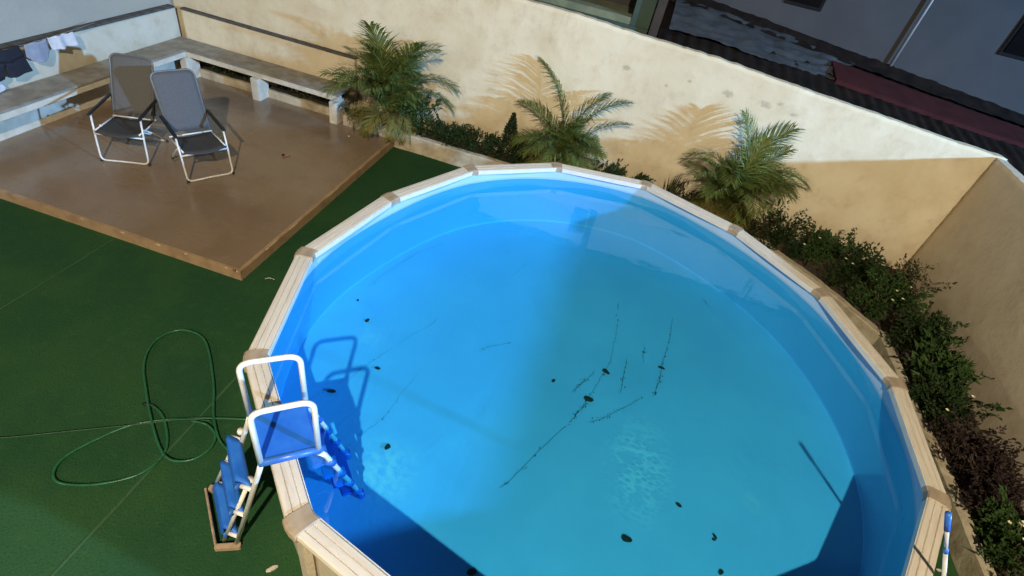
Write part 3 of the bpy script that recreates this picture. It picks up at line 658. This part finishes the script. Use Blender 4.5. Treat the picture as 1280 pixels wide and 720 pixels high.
# ------------------------------------------------------------------ folding chairs
def make_chair(loc, rz, label, lean=0.0, fabric='mesh'):
    ch = thing('folding_chair', loc, label, 'chair', rz=rz)
    W = .285; r = .012
    A = lambda x, y, z: Vector((x, y, z))
    fr = roundpath([A(-W, -.26, .61), A(-W, -.32, .30), A(-W, -.36, .015), A(0, -.375, .03), A(W, -.36, .015), A(W, -.32, .30), A(W, -.26, .61)], .07, 5)
    MB().tube(fr, r, 8).obj('front_leg_frame', M['alu'], ch, True)
    rr_ = W - .03
    rf = roundpath([A(-rr_, -.20, .43), A(-rr_, .10, .22), A(-rr_, .33, .015), A(0, .345, .03), A(rr_, .33, .015), A(rr_, .10, .22), A(rr_, -.20, .43)], .07, 5)
    MB().tube(rf, r, 8).obj('rear_leg_frame', M['alu'], ch, True)
    for y, z, w_, nm in ((-.315, .365, W, 'seat_bar'), (.17, .40, W - .02, 'seat_bar'), (-.02, .29, W - .04, 'stretcher')):
        MB().tube([(-w_, y, z), (w_, y, z)], r * .9, 8).obj(nm, M['alu'], ch, True)
    for s in (-1, 1):                                # seat side rails
        MB().tube([(s * (W - .03), -.34, .42), (s * (W - .03), .22, .385)], r * .9, 8).obj('seat_rail', M['alu'], ch, True)
    # sagging seat sling
    v = []; f = []; nx, ny = 8, 6
    for j in range(ny + 1):
        y = -.35 + .54 * j / ny
        for i in range(nx + 1):
            x = -1 + 2 * i / nx; z = .425 - .035 * j / ny - .035 * (1 - x * x) * (1 if j else .9)
            v.append((x * (W - .03), y - (.05 * (1 - x * x) if j == 0 else 0), z))
    for j in range(ny):
        for i in range(nx): q = j * (nx + 1) + i; f.append((q, q + 1, q + nx + 2, q + nx + 1))
    n0 = len(v); v += [(x, y, z - .012) for x, y, z in v]; f += [tuple(i + n0 for i in reversed(q)) for q in f]
    bd = [j * (nx + 1) for j in range(ny + 1)] + [ny * (nx + 1) + i for i in range(1, nx + 1)] + [j * (nx + 1) + nx for j in range(ny - 1, -1, -1)] + list(range(nx - 1, 0, -1))
    for i in range(len(bd)): f.append((bd[i], bd[(i + 1) % len(bd)], bd[(i + 1) % len(bd)] + n0, bd[i] + n0))
    MB().add(v, f).obj('seat', M['mesh_seat'], ch, True)
    # tall reclined back: rounded panel inside a tube
    b0 = A(0, .16, .43); tilt = R(29 + lean); ex = A(1, 0, 0); ez = A(0, math.sin(tilt), math.cos(tilt)); en = ex.cross(ez)
    H = .77; hw = .255; rad = .085
    pts = []
    for cx_, cz, a0 in ((hw - rad, H - rad, 0), (-hw + rad, H - rad, 90)):
        for k in range(7): a = R(a0 + 15 * k); pts.append((cx_ + rad * math.cos(a), cz + rad * math.sin(a)))
    pts = [(hw - .015, 0)] + pts + [(-hw + .015, 0)]
    path = [b0 + ex * x + ez * z for x, z in pts]
    MB().tube(path, r, 8).obj('back_frame', M['frame_grey'], ch, True)
    v = []; f = []; rows = 12; cols = 8
    for j in range(rows + 1):
        z = .03 + (H - .035) * j / rows; half = hw
        if z > H - rad: d = z - (H - rad); half = hw - rad + math.sqrt(max(0, rad * rad - d * d))
        for i in range(cols + 1):
            x = -1 + 2 * i / cols; p = b0 + ex * x * (half + .010) + ez * z + en * (-.012 + .018 * (1 - x * x)); v.append(p)
    for j in range(rows):
        for i in range(cols): q = j * (cols + 1) + i; f.append((q, q + 1, q + cols + 2, q + cols + 1))
    n0 = len(v); v += [p + en * .016 for p in v]; f += [tuple(i + n0 for i in reversed(q)) for q in f]
    bd = [j * (cols + 1) for j in range(rows + 1)] + [rows * (cols + 1) + i for i in range(1, cols + 1)] + [j * (cols + 1) + cols for j in range(rows - 1, -1, -1)] + list(range(cols - 1, 0, -1))
    for i in range(len(bd)): f.append((bd[i], bd[(i + 1) % len(bd)], bd[(i + 1) % len(bd)] + n0, bd[i] + n0))
    bk = MB().add(v, f).obj('backrest', M[fabric], ch, True)
    hd = MB(); hv = [b0 + ex * x * .235 + ez * z + en * -.024 for z in (H - .20, H - .045) for x in (-1, 1)]
    # headrest pad seam
    MB().tube([b0 + ex * -.24 + ez * (H - .21) + en * -.006, b0 + ex * .24 + ez * (H - .21) + en * -.006], .005, 6).obj('headrest_seam', M['black'], bk, True)
    for s in (-1, 1):
        a = A(s * W, -.29, .615); e = b0 + ex * s * (hw + .025) + ez * .24
        Mx = Matrix.Translation((a + e) / 2) @ (e - a).to_track_quat('Y', 'Z').to_matrix().to_4x4(); L = (e - a).length / 2
        MB().box(-.024, .024, -L - .02, L + .02, -.012, .014, Mx).obj('armrest', M['black'], ch, bevel=.010)
    for s in (-1, 1):
        MB().tube([(s * W, -.362, .0), (s * W, -.352, .03)], .016, 8).obj('foot', M['black'], ch, True)
        MB().tube([(s * rr_, .335, .0), (s * rr_, .325, .03)], .016, 8).obj('foot', M['black'], ch, True)
    return ch
make_chair((-5.70, 1.80, DECK_Z + .001), math.atan2(.48, .30), 'folding chair with blue-grey back, standing on the pool side of the other chair', -9, 'mesh_blue')
make_chair((-6.61, 1.69, DECK_Z + .001), math.atan2(.21, .54), 'folding chair with brownish back, standing nearer the side bench and washing', -2)

# ------------------------------------------------------------------ washing on the line
ln = MB().tube([(-8.10, .2 + .15 * k, 1.125 + .0025 * (k - 9) ** 2 * .3) for k in range(19)], .004, 6).obj('washing_line', M['cord'], smooth=True)
tag(ln, 'thin cord stretched along the ledge carrying washing', 'washing line')
def cloth(name, outline, x, mat, label, amp=.018, freq=16):
    """outline: rows of (z, y0, y1) from top to bottom"""
    rows = len(outline); cols = 14; v = []; f = []
    sub = []
    for (a, b) in zip(outline, outline[1:]):
        for k in range(4): sub.append(tuple(p + (q - p) * k / 4 for p, q in zip(a, b)))
    sub.append(outline[-1]); z0 = sub[0][0]
    for z, y0, y1 in sub:
        for i in range(cols + 1):
            y = y0 + (y1 - y0) * i / cols; d = (z0 - z)
            xx = x + amp * math.sin(y * freq + 2 * z) * min(1, .3 + 4 * d) + .01 * noise.noise((y * 8, z * 8, 1))
            v.append((xx, y, z + .006 * math.sin(y * freq * 1.7)))
    for j in range(len(sub) - 1):
        for i in range(cols): q = j * (cols + 1) + i; f.append((q, q + 1, q + cols + 2, q + cols + 1))
    n0 = len(v); v += [(a - .006, b, c) for a, b, c in v]; f += [tuple(i + n0 for i in reversed(q)) for q in f]
    nx = cols; ny = len(sub) - 1
    bd = [j * (nx + 1) for j in range(ny + 1)] + [ny * (nx + 1) + i for i in range(1, nx + 1)] + [j * (nx + 1) + nx for j in range(ny - 1, -1, -1)] + list(range(nx - 1, 0, -1))
    for i in range(len(bd)): f.append((bd[i], bd[(i + 1) % len(bd)], bd[(i + 1) % len(bd)] + n0, bd[i] + n0))
    o = MB().add(v, f).obj(name, mat, smooth=True); tag(o, label, 'laundry'); return o
sh = thing('shorts', (-8.09, 1.5, 1.12), 'dark navy shorts hanging from the washing line', 'laundry')
for rws in ([(1.135, 1.22, 1.74), (.98, 1.24, 1.76)],):
    o = cloth('waist', rws, -8.085, M['navy_cloth'], None); o.parent = sh; o.location = -Vector(sh.location); del o['category']
for nm, rws in (('trouser_leg', [(.981, 1.49, 1.76), (.80, 1.46, 1.80), (.79, 1.47, 1.74)]), ('trouser_leg', [(.981, 1.24, 1.485), (.78, 1.20, 1.42)])):
    o = cloth(nm, rws, -8.085, M['navy_cloth'], None); o.parent = sh; o.location = -Vector(sh.location); del o['category']
cloth('cloth', [(1.13, 1.80, 2.12), (.98, 1.79, 2.12), (.90, 1.86, 2.05), (.87, 1.92, 1.98)], -8.088, M['grey_cloth'], 'small grey garment hanging between navy shorts and white cloth')
cloth('cloth', [(1.14, 2.14, 2.52), (1.06, 2.15, 2.55), (1.0, 2.16, 2.56), (.965, 2.18, 2.56)], -8.09, M['white_cloth'], 'crumpled white cloth hanging on the washing line', .028, 30)
cloth('cloth', [(1.12, 1.02, 1.21), (.66, 1.02, 1.44), (.63, 1.02, 1.42)], -8.15, M['white_cloth'], 'white towel hanging behind the navy shorts', .01)

# ------------------------------------------------------------------ pool pole
pl = thing('pool_pole', (3.30, -1.33, 0), 'telescopic pole with blue grip leaning over the pool rim', 'pole')
pa, pb = Vector((1.955, -1.50, 1.98)), Vector((3.30, -1.33, 0.0)); po = -Vector(pl.location)
for a, b, r, m_, nm in ((0, .075, .0155, 'blue_edge', 'grip'), (.0755, .165, .0105, 'pole', 'shaft'), (.1655, .185, .014, 'blue_edge', 'collar'), (.1855, 1, .012, 'pole', 'shaft')):
    o = MB().tube([pa.lerp(pb, a), pa.lerp(pb, b)], r, 10).obj(nm, M[m_], pl, True); o.location = po

# ------------------------------------------------------------------ palms
def frond_mesh(L, droop, seed, mat, n_pairs=52):
    rnd = random.Random(seed); v = []; f = []; spine = []
    for i in range(25):
        t_ = i / 24; ang = R(78) - droop * (t_ ** 1.25)
        if i == 0: spine.append(Vector((0, 0, 0)))
        else: spine.append(spine[-1] + Vector((math.cos(ang), 0, math.sin(ang))) * (L / 24))
    mb = MB(); mb.tube(spine, [.009 * (1 - .8 * i / 24) for i in range(25)], 5)
    nf_r = len(mb.f)
    for k in range(n_pairs):
        t_ = .20 + .80 * (k + .5) / n_pairs; i = min(23, int(t_ * 24)); fr_ = t_ * 24 - i
        p = spine[i].lerp(spine[i + 1], fr_); tg = (spine[i + 1] - spine[i]).normalized()
        nrm = Vector((-tg.z, 0, tg.x))
        ll = L * .40 * math.sin(math.pi * min(1, .20 + .74 * t_)) ** .8 * (.9 + .2 * rnd.random())
        for s in (-1, 1):
            fw = R(58 - 30 * t_ + rnd.uniform(-7, 7)); d = tg * math.cos(fw) + Vector((0, s, 0)) * math.sin(fw) + nrm * (.20 + rnd.uniform(-.1, .1))
            d.normalize(); wv = (d.cross(nrm)).normalized() * (.0045 + .0025 * rnd.random())
            m1 = p + d * ll * .5; tip = p + d * ll + Vector((0, 0, -ll * (.15 + .25 * rnd.random())))
            mb.add([p - wv * .6, p + wv * .6, m1 + wv, m1 - wv, tip], [(0, 1, 2, 3), (3, 2, 4)])
    me = bpy.data.meshes.new('frond'); me.from_pydata(mb.v, [], mb.f); me.materials.append(mat); me.materials.append(M['rachis'])
    for i in range(nf_r): me.polygons[i].material_index = 1
    return me
FM = [frond_mesh(1.0, R(d), 10 + i, M['frond']) for i, d in enumerate((60, 80, 100, 120, 70, 110))]
FO = [frond_mesh(1.0, R(d), 50 + i, M['frond_old']) for i, d in enumerate((125, 145, 110))]
def palm(loc, spec, label, n_stem=5, seed=1):
    rnd = random.Random(seed)
    pm = thing('palm', loc, label, 'palm')
    for k in range(n_stem):
        a = rnd.random() * 6.28; r0 = .05 * rnd.random(); h = .22 + .2 * rnd.random()
        MB().tube([(r0 * math.cos(a), r0 * math.sin(a), 0), (2 * r0 * math.cos(a), 2 * r0 * math.sin(a), h * .6), (3 * r0 * math.cos(a), 3 * r0 * math.sin(a), h)], [.028, .022, .014], 7).obj('trunk', M['bark'], pm, True)
    for (az, tilt, L, kind, mi, z) in spec:
        me = FO[mi % 3] if kind else FM[mi % 6]
        o = link('frond', me, None, pm); o.location = (.04 * math.cos(az), .03 * math.sin(az), z)
        o.rotation_euler = (rnd.uniform(-.25, .25), tilt, az); o.scale = (L, L * rnd.uniform(.9, 1.1), L)
def crown(seed, n, Lr, front_bias=True, olds=4):
    rnd = random.Random(seed); out_ = []
    for k in range(n):
        az = 2 * math.pi * k / n + rnd.uniform(-.25, .25)
        toward_wall = math.sin(az) > .5
        L = rnd.uniform(*Lr) * (.6 if toward_wall else (.85 if math.cos(az) < -.6 else 1)); tilt = rnd.uniform(-.60, .12) - (.25 if toward_wall else 0)
        out_.append((az, tilt, L, 0, rnd.randrange(6), rnd.uniform(.10, .30)))
    for k in range(olds):
        az = -math.pi * (.1 + .8 * k / max(1, olds - 1)) + rnd.uniform(-.2, .2)
        out_.append((az, rnd.uniform(.3, .7), rnd.uniform(.55, .75), 1, rnd.randrange(3), rnd.uniform(.08, .2)))
    return out_
palm((-4.10, 4.30, .25), crown(3, 64, (.7, 1.62), olds=12), 'fullest feathery green palm growing at the end of the concrete bench', 6, 1)
sp = [(3.05, -.22, 1.5, 0, 0, .25), (2.95, .05, 1.15, 0, 1, .2), (.15, -.15, 1.35, 0, 4, .25), (-.05, .1, 1.2, 0, 0, .2), (.3, -.3, 1.2, 0, 0, .25), (-.4, .2, .9, 0, 1, .2), (-2.6, .2, .95, 0, 5, .2), (-1.2, .1, .7, 0, 2, .2), (-1.9, .1, .7, 0, 3, .2), (1.57, -.4, .7, 0, 0, .2),
      (3.4, .25, .9, 0, 2, .2), (-.9, .3, .8, 0, 3, .2), (-2.2, .3, .85, 0, 2, .2), (.6, .0, .7, 0, 1, .2), (2.3, -.2, .6, 0, 4, .2), (-1.5, -.1, .6, 0, 0, .2), (-.2, .5, .8, 1, 0, .15), (-.8, .55, .7, 1, 1, .15), (-1.5, .5, .6, 1, 2, .15), (-2.3, .55, .7, 1, 0, .15), (-2.9, .5, .75, 1, 1, .15)]
palm((-1.12, 4.28, .35), sp + crown(21, 34, (.45, .9), olds=10), 'sparse palm with two long raised fronds, between the conifer bush and the third palm', 5, 2)
palm((1.50, 4.22, .38), [(2.6, -.5, 1.4, 0, 0, .25), (.5, -.55, 1.5, 0, 1, .25), (1.2, -.7, 1.2, 0, 0, .25), (-.2, -.3, 1.35, 0, 3, .25), (-2.9, -.35, 1.2, 0, 3, .25)] + crown(8, 54, (.5, 1.3), olds=12), 'drooping green palm beside the patch where the wall turns tan', 6, 3)

# ------------------------------------------------------------------ shrubs
def foliage(n, ext, leaf, seed, top=.6, lumps=7, pointy=False, aspect=.5):
    rnd = random.Random(seed); v = []; f = []
    L = [(Vector((rnd.uniform(-.7, .7) * ext[0], rnd.uniform(-.7, .7) * ext[1], rnd.uniform(.25, .85) * ext[2])), rnd.uniform(.22, .42)) for _ in range(lumps)]
    sprays = []
    for _ in range(9):
        a = rnd.random() * 6.28; c = Vector((math.cos(a) * ext[0] * .6, math.sin(a) * ext[1] * .6, ext[2] * .8)); sprays.append((c, c + Vector((math.cos(a) * ext[0] * .5, math.sin(a) * ext[1] * .45, ext[2] * rnd.uniform(.15, .55)))))
    k = 0
    while k < n:
        if pointy:
            z = rnd.random() ** 1.2; a = rnd.random() * 6.28; rr = (1 - z) ** .7 * (.55 + .5 * rnd.random())
            p = Vector((rr * ext[0] * math.cos(a), rr * ext[1] * math.sin(a), z * ext[2]))
        else:
            c, r = L[rnd.randrange(lumps)]
            d = Vector((rnd.gauss(0, 1), rnd.gauss(0, 1), rnd.gauss(0, 1))).normalized() * (r * (.55 + .55 * rnd.random()))
            p = c + Vector((d.x * ext[0] * 1.4, d.y * ext[1] * 1.4, d.z * ext[2] * 1.1))
            if p.z < .02: p.z = .02 + .1 * rnd.random()
        k += 1
        if not pointy and k % 9 == 0:
            tw = sprays[rnd.randrange(len(sprays))]; p = tw[0].lerp(tw[1], rnd.random()) + Vector((rnd.gauss(0, .012), rnd.gauss(0, .012), rnd.gauss(0, .012)))
        s = leaf * rnd.uniform(.6, 1.3); o_ = Vector((p.x / max(.01, ext[0]), p.y / max(.01, ext[1]), .6)).normalized()
        d = (o_ + Vector((rnd.gauss(0, .7), rnd.gauss(0, .7), rnd.gauss(0, .6)))).normalized()
        w_ = d.cross(Vector((rnd.gauss(0, 1), rnd.gauss(0, 1), rnd.gauss(0, 1)))).normalized() * s * aspect
        up = d.cross(w_).normalized() * s * .15
        b0 = len(v); m1 = p + d * s * .5 + up
        v += [p, m1 - w_ * .5, p + d * s - up, m1 + w_ * .5]; f.append((b0, b0 + 1, b0 + 2, b0 + 3))
    return ribbon_free(v, f, 'foliage')
def shrub(loc, ext, n, leaf, mat, label, seed, flowers=0, pointy=False, aspect=.5, group=None, name='shrub', cat='shrub'):
    s = thing(name, loc, label, cat, group); rnd = random.Random(seed + 500)
    fo = link('foliage', foliage(n, ext, leaf, seed, pointy=pointy, aspect=aspect), M[mat], s)
    for k in range(1 if pointy else 4):
        a = rnd.random() * 6.28; e = Vector((math.cos(a) * ext[0] * .55, math.sin(a) * ext[1] * .55, ext[2] * .75)) if not pointy else Vector((0, 0, ext[2] * .9))
        MB().tube([(0, 0, -.02), e * .5 + Vector((.02, .0, .03)), e], [.012, .009, .004], 6).obj('stem', M['bark'], s, True)
    for k in range(flowers):
        p = Vector((rnd.uniform(-.8, .8) * ext[0], rnd.uniform(-.9, .4) * ext[1], ext[2] * rnd.uniform(.75, 1.05)))
        mb = MB()
        for q in range(5):
            a = q * 1.256; d = Vector((math.cos(a), math.sin(a), .35)) * .022; e = Vector((-math.sin(a), math.cos(a), 0)) * .011
            mb.add([p, p + d * .6 + e, p + d, p + d * .6 - e], [(0, 1, 2, 3)])
        me = bpy.data.meshes.new('flower'); me.from_pydata(mb.v, [], mb.f); link('flower', me, M['petal'], s)
    return s
# under the back bench
for i, x_ in enumerate((-7.35, -6.95, -6.05, -5.65, -5.3)):
    shrub((x_, 4.46, .2), (.26, .10, .30), 520, .05, 'leaf_dark', 'low dark plant under the back bench, between %s' % ('corner support and middle support' if i < 2 else 'middle support and end support'), 100 + i, group='plants under the bench', name='low_plant', cat='plant')
shrub((-3.58, 4.33, .2), (.34, .20, .62), 1700, .06, 'leaf_mid', 'broad-leaved green bush pressed against the fullest palm', 1)
shrub((-4.62, 4.24, .2), (.22, .12, .2), 260, .05, 'leaf_mid', 'small leafy sprig spilling over the kerb at the bench end', 2, name='low_plant', cat='plant')
shrub((-3.05, 4.33, .2), (.36, .20, .36), 1400, .045, 'leaf_dark', 'low dark shrub between the broad-leaved bush and the conifer bush', 3)
shrub((-2.48, 4.33, .2), (.34, .20, .36), 1400, .045, 'leaf_dark', 'low dark shrub right at the foot of the conifer bush', 4)
shrub((-2.02, 4.40, .2), (.19, .17, .80), 2200, .045, 'leaf_ever', 'small upright dark conifer bush against the cream wall', 5, pointy=True, aspect=.35, name='conifer_bush', cat='shrub')
for i, x_ in enumerate((-1.55, -1.0, -.45, .05)):
    shrub((x_, 4.33, .2), (.34, .2, .40), 1100, .05, 'leaf_dark', ('low dark undergrowth touching the conifer bush', 'low dark undergrowth right under the sparse palm', 'low dark undergrowth just past the sparse palm', 'low dark undergrowth close to the spiky plant')[i], 20 + i, group='undergrowth under the sparse palm', name='low_plant', cat='plant')
# spiky plant left of palm three
sk = thing('spiky_plant', (.72, 4.28, .25), 'spiky upright grassy plant next to the drooping palm', 'plant')
for k in range(22):
    a = random.random() * 6.28; h = .38 + .25 * random.random(); sp_ = .12 + .16 * random.random(); w_ = Vector((-math.sin(a), math.cos(a), 0)) * .014
    e = Vector((math.cos(a) * sp_, math.sin(a) * sp_ * .6, h)); me = bpy.data.meshes.new('blade'); b = Vector((math.cos(a), math.sin(a), 0)) * .03
    me.from_pydata([b - w_, b + w_, b + e * .55 + w_ * .9, b + e * .55 - w_ * .9, b + e], [], [(0, 1, 2, 3), (3, 2, 4)]); link('blade', me, M['leaf_olive'], sk)
shrub((1.0, 4.24, .2), (.32, .18, .36), 900, .045, 'leaf_olive', 'low olive plant between spiky plant and drooping palm', 30, name='low_plant', cat='plant')
shrub((2.05, 4.18, .2), (.36, .24, .42), 1900, .05, 'leaf_olive', 'olive-brown bush with a tall sprig right of the drooping palm', 31)
shrub((2.52, 4.12, .2), (.30, .28, .52), 1700, .05, 'leaf_dark', 'dark bush in front of the tan wall, next to the olive-brown bush', 32)
shrub((2.95, 3.92, .2), (.34, .34, .50), 2100, .05, 'leaf_mid', 'green bush with pale specks in the bend of the planting bed', 33, flowers=3)
shrub((3.45, 3.75, .2), (.36, .40, .52), 2200, .05, 'leaf_dark', 'dark dense bush filling the corner of the two walls', 34, flowers=2)
shrub((3.75, 3.15, .2), (.34, .36, .55), 2200, .055, 'leaf_mid', 'green flowering bush with cream blossoms by the wall corner', 35, flowers=6)
shrub((4.15, 3.45, .2), (.28, .34, .55), 1400, .045, 'leaf_olive', 'thin brownish twiggy bush against the side wall near the corner', 36)
shrub((4.05, 2.55, .2), (.34, .36, .50), 2100, .055, 'leaf_dark', 'dark green bush along the side wall before the long-leaved plant', 37)
shrub((4.15, 2.0, .2), (.32, .34, .50), 700, .13, 'leaf_mid', 'plant with long strap leaves leaning on the side wall', 38, aspect=.28)
shrub((4.08, 1.45, .2), (.32, .36, .42), 1900, .055, 'leaf_dark', 'dark green low shrub between strap-leaved plant and purple plants', 39, flowers=2)
for i, (x_, y_) in enumerate(((4.08, .98), (4.15, .62), (4.12, .28))):
    shrub((x_, y_, .2), (.34, .28, .32), 1700, .045, 'leaf_purple', ('purple-brown low plant next to the dark green low shrub', 'purple-brown low plant between two other purple plants', 'purple-brown low plant touching the yellow-flowered bush')[i], 40 + i, flowers=0, group='purple plants along the side wall', name='low_plant', cat='plant')
shrub((4.14, -.12, .2), (.36, .30, .42), 1900, .055, 'leaf_mid', 'bright green bush with yellow flowers beside the purple plants', 45, flowers=6)
shrub((4.16, -.68, .2), (.36, .34, .42), 1900, .055, 'leaf_mid', 'bright green bush farther along the kerb past the yellow flowers', 46, flowers=3)

# ------------------------------------------------------------------ litter on turf and deck
def crumple(name, loc, s, mat, label, cat, sc=(1, 1, .5), rz=0):
    bm = bmesh.new(); bmesh.ops.create_icosphere(bm, subdivisions=2, radius=s)
    for vv in bm.verts: vv.co *= 1 + .45 * noise.noise(vv.co * 40 / (s * 40) * 1.3 + Vector(loc)); vv.co.x *= sc[0]; vv.co.y *= sc[1]; vv.co.z *= sc[2]
    me = bpy.data.meshes.new(name); bm.to_mesh(me); bm.free(); o = link(name, me, mat); o.location = (loc[0], loc[1], loc[2] + s * sc[2] * .8); o.rotation_euler = (0, 0, rz); tag(o, label, cat); return o
crumple('paper_scrap', (-1.80, -2.36, 0), .028, M['paper'], 'crumpled pale scrap on the turf near the pool foot', 'litter', (1.4, .7, .35), .8)
crumple('paper_scrap', (3.62, -.42, 0), .022, M['paper'], 'pale scrap on the turf sliver by the side kerb', 'litter', (1.3, .7, .35))
tw = MB().tube([(-3.70, .30, .008), (-3.66, .33, .014), (-3.60, .335, .008)], .005, 5).obj('twig', M['paper'], smooth=True); tag(tw, 'tiny pale twig on turf between deck corner and pool', 'litter')
toy = thing('dropped_item', (-4.97, 2.65, DECK_Z), 'small pink and black item dropped on the open deck', 'litter', rz=.7)
MB().box(-.055, .055, -.022, .022, .001, .016).obj('pink_part', M['pink'], toy, bevel=.008)
MB().box(-.056, -.012, -.024, .024, .0165, .036).obj('black_part', M['black'], toy, bevel=.008)
crumple('bottle_cap', (-4.55, 3.76, DECK_Z), .016, M['white_cloth'], 'tiny white cap on the deck by the bench end', 'litter', (1, 1, .5))

# ------------------------------------------------------------------ next door, beyond the wall
def roofz(x, y):
    zb = 2.72 - .085 * (x - .3) if x > .3 else 2.72
    zf = walltop(x) - .16
    return zf + (zb - zf) * (y - 4.85) / 2.15
o = grid('lean_to_roof', -.25, 9.0, 4.85, 7.0, 320, 8, lambda x, y: roofz(x, y) + (.010 + .010 * noise.noise((x * 1.1, y, 3))) * math.sin(x * 2 * math.pi / .19) + .02 * noise.noise((x * 2, y * 3, 1)) + .012 * noise.noise((x * 9, y * 9, 1)), M['roof'])
tag(o, 'dark corrugated lean-to roof just beyond the garden wall', 'roof')
o = grid('plastic_sheet', -.12, 3.0, 5.55, 6.85, 60, 26, lambda x, y: roofz(x, y) + .05 + .035 * noise.noise((x * 3, y * 6, 0)) + .02 * noise.noise((x * 9, y * 14, 4)), M['tarp'])
for vv in o.data.vertices:
    x_, y_ = vv.co.x, vv.co.y; e = (6.85 - y_) / 1.3
    vv.co.y += .12 * noise.noise((x_ * 4, 2, 1)) * e + .10 * max(0, x_ - .6) * e * 1.6
    vv.co.x += .22 * noise.noise((y_ * 6, 7, 1)) * max(0, (x_ - 2)) - .2 * max(0, x_ - 2.2) * (1 - e)
tag(o, 'crumpled blue-grey plastic sheet lying on the corrugated roof', 'tarp')
v = []; f = []
for i in range(41):
    x_ = 2.55 + 6.2 * i / 40
    for y_, dz in ((5.75, .06), (6.45, .06), (6.45, .0), (5.75, .0)): v.append((x_, y_ + .02 * noise.noise((x_ * 3, y_, 0)), roofz(x_, y_) + dz))
    if i:
        b = (i - 1) * 4
        for e in range(4): f.append((b + e, b + (e + 1) % 4, b + 4 + (e + 1) % 4, b + 4 + e))
f += [(0, 1, 2, 3), (160, 161, 162, 163)]
o = MB().add(v, f).obj('roof_panel', M['maroon']); tag(o, 'long maroon panel lying along the neighbouring roof', 'panel')
hs_ = thing('neighbour_house', (4, 7.05, 0), 'dim grey neighbouring house with drainpipe and dark windows', 'house')
ho = -Vector(hs_.location)
def hb(name, b, mat, parent=None, bevel=0):
    o = MB().box(*b).obj(name, mat, parent or hs_, bevel=bevel); o.location = ho if parent is None else (0, 0, 0); return o
hb('wall', (-3.0, 14, 7.05, 7.3, 0, 3.85), M['house'])
hb('upper_wall', (-3.0, 14, 7.051, 7.3, 3.8505, 4.9), M['upper'])
hb('eave', (-3.2, 14.2, 6.85, 7.5, 4.901, 5.0), M['frame'])
for x0, x1, z0, z1 in ((1.62, 2.12, 3.08, 3.78), (5.0, 5.9, 3.12, 3.78)):
    w_ = hb('window', (x0 - .05, x1 + .05, 7.025, 7.0495, z0 - .05, z1 + .05), M['frame'])
    hb('pane', (x0, x1, 7.012, 7.0245, z0, z1), M['glass'], w_)
o = MB().tube([(3.60, 6.99, 2.46), (3.605, 6.99, 3.2), (3.61, 6.99, 4.85)], .022, 10).obj('drainpipe', M['pipe'], hs_, True); o.location = ho
# rubble ridge where roof meets house
o = grid('roof_flashing', -.2, 9, 6.62, 7.03, 120, 5, lambda x, y: roofz(x, y) + .04 + .05 * abs(noise.noise((x * 4, y * 5, 8))) + (.05 if y > 6.9 else 0), M['roof']); tag(o, 'dark rough flashing where the corrugated roof meets the house', 'flashing')
tr_ = thing('terrace_parapet', (-2.5, 5.3, 0), 'dull green parapet with pale top beyond the garden wall', 'parapet'); to = -Vector(tr_.location)
for nm, b, m_ in (('face', (-9, -.42, 5.15, 5.5, 0, 2.50), 'green_wall'), ('top', (-9, -.70, 5.17, 5.42, 2.5005, 2.60), 'green_top'), ('end_wall', (-.70, -.42, 5.16, 6.9, 2.501, 3.4), 'green_wall'), ('floor', (-9, -.43, 5.501, 7.0, 2.3, 2.40), 'green_top')):
    o = MB().box(*b).obj(nm, M[m_], tr_, bevel=.006); o.location = to
o = MB().box(-.40, -.27, 5.05, 5.2, 2.0, 4.2).obj('timber_post', M['post'], bevel=.01); tag(o, 'dark brown timber post between green parapet and corrugated roof', 'post')

# ------------------------------------------------------------------ own house and the lamps that light the garden (behind the viewer)
fh = thing('house_facade', (0, -9.75, 0), 'plain rendered house wall opposite the garden wall', 'house')
o = MB().box(-14, 9, -9.95, -9.75, 0, 12).obj('wall', M['facade'], fh); o.location = (0, 9.75, 0)
def lampbody(name, loc, label):
    r_ = thing(name, loc, label, 'lamp')
    MB().box(-.14, .14, -.25, -.10, -.02, .16).obj('housing', M['black'], r_, bevel=.01)
    MB().box(-.02, .02, -.25, -.10, .1605, .24).obj('bracket', M['black'], r_)
    MB().box(-.12, .12, -.0995, -.085, .0, .14).obj('lens', M['lens'], r_)
lampbody('floodlight', (LAMP_A[0], LAMP_A[1], LAMP_A[2] + .03), 'floodlight high on the house wall, above the pool')
lampbody('floodlight', (LAMP_C[0], LAMP_C[1], LAMP_C[2] + .03), 'floodlight low on the house wall, facing the deck')
sl = thing('street_lamp', (20.6, -4.9, 0), 'street lamp standing beyond the tan side wall', 'street lamp')
MB().tube([(0, 0, 0), (0, 0, 7.6), (-.15, .08, 7.86), (-.45, .22, 7.9)], [.08, .06, .05, .04], 10).obj('pole', M['pipe'], sl, True)
MB().box(-.95, -.40, .12, .45, 7.99, 8.08).obj('lamp_head', M['pipe'], sl, bevel=.02)
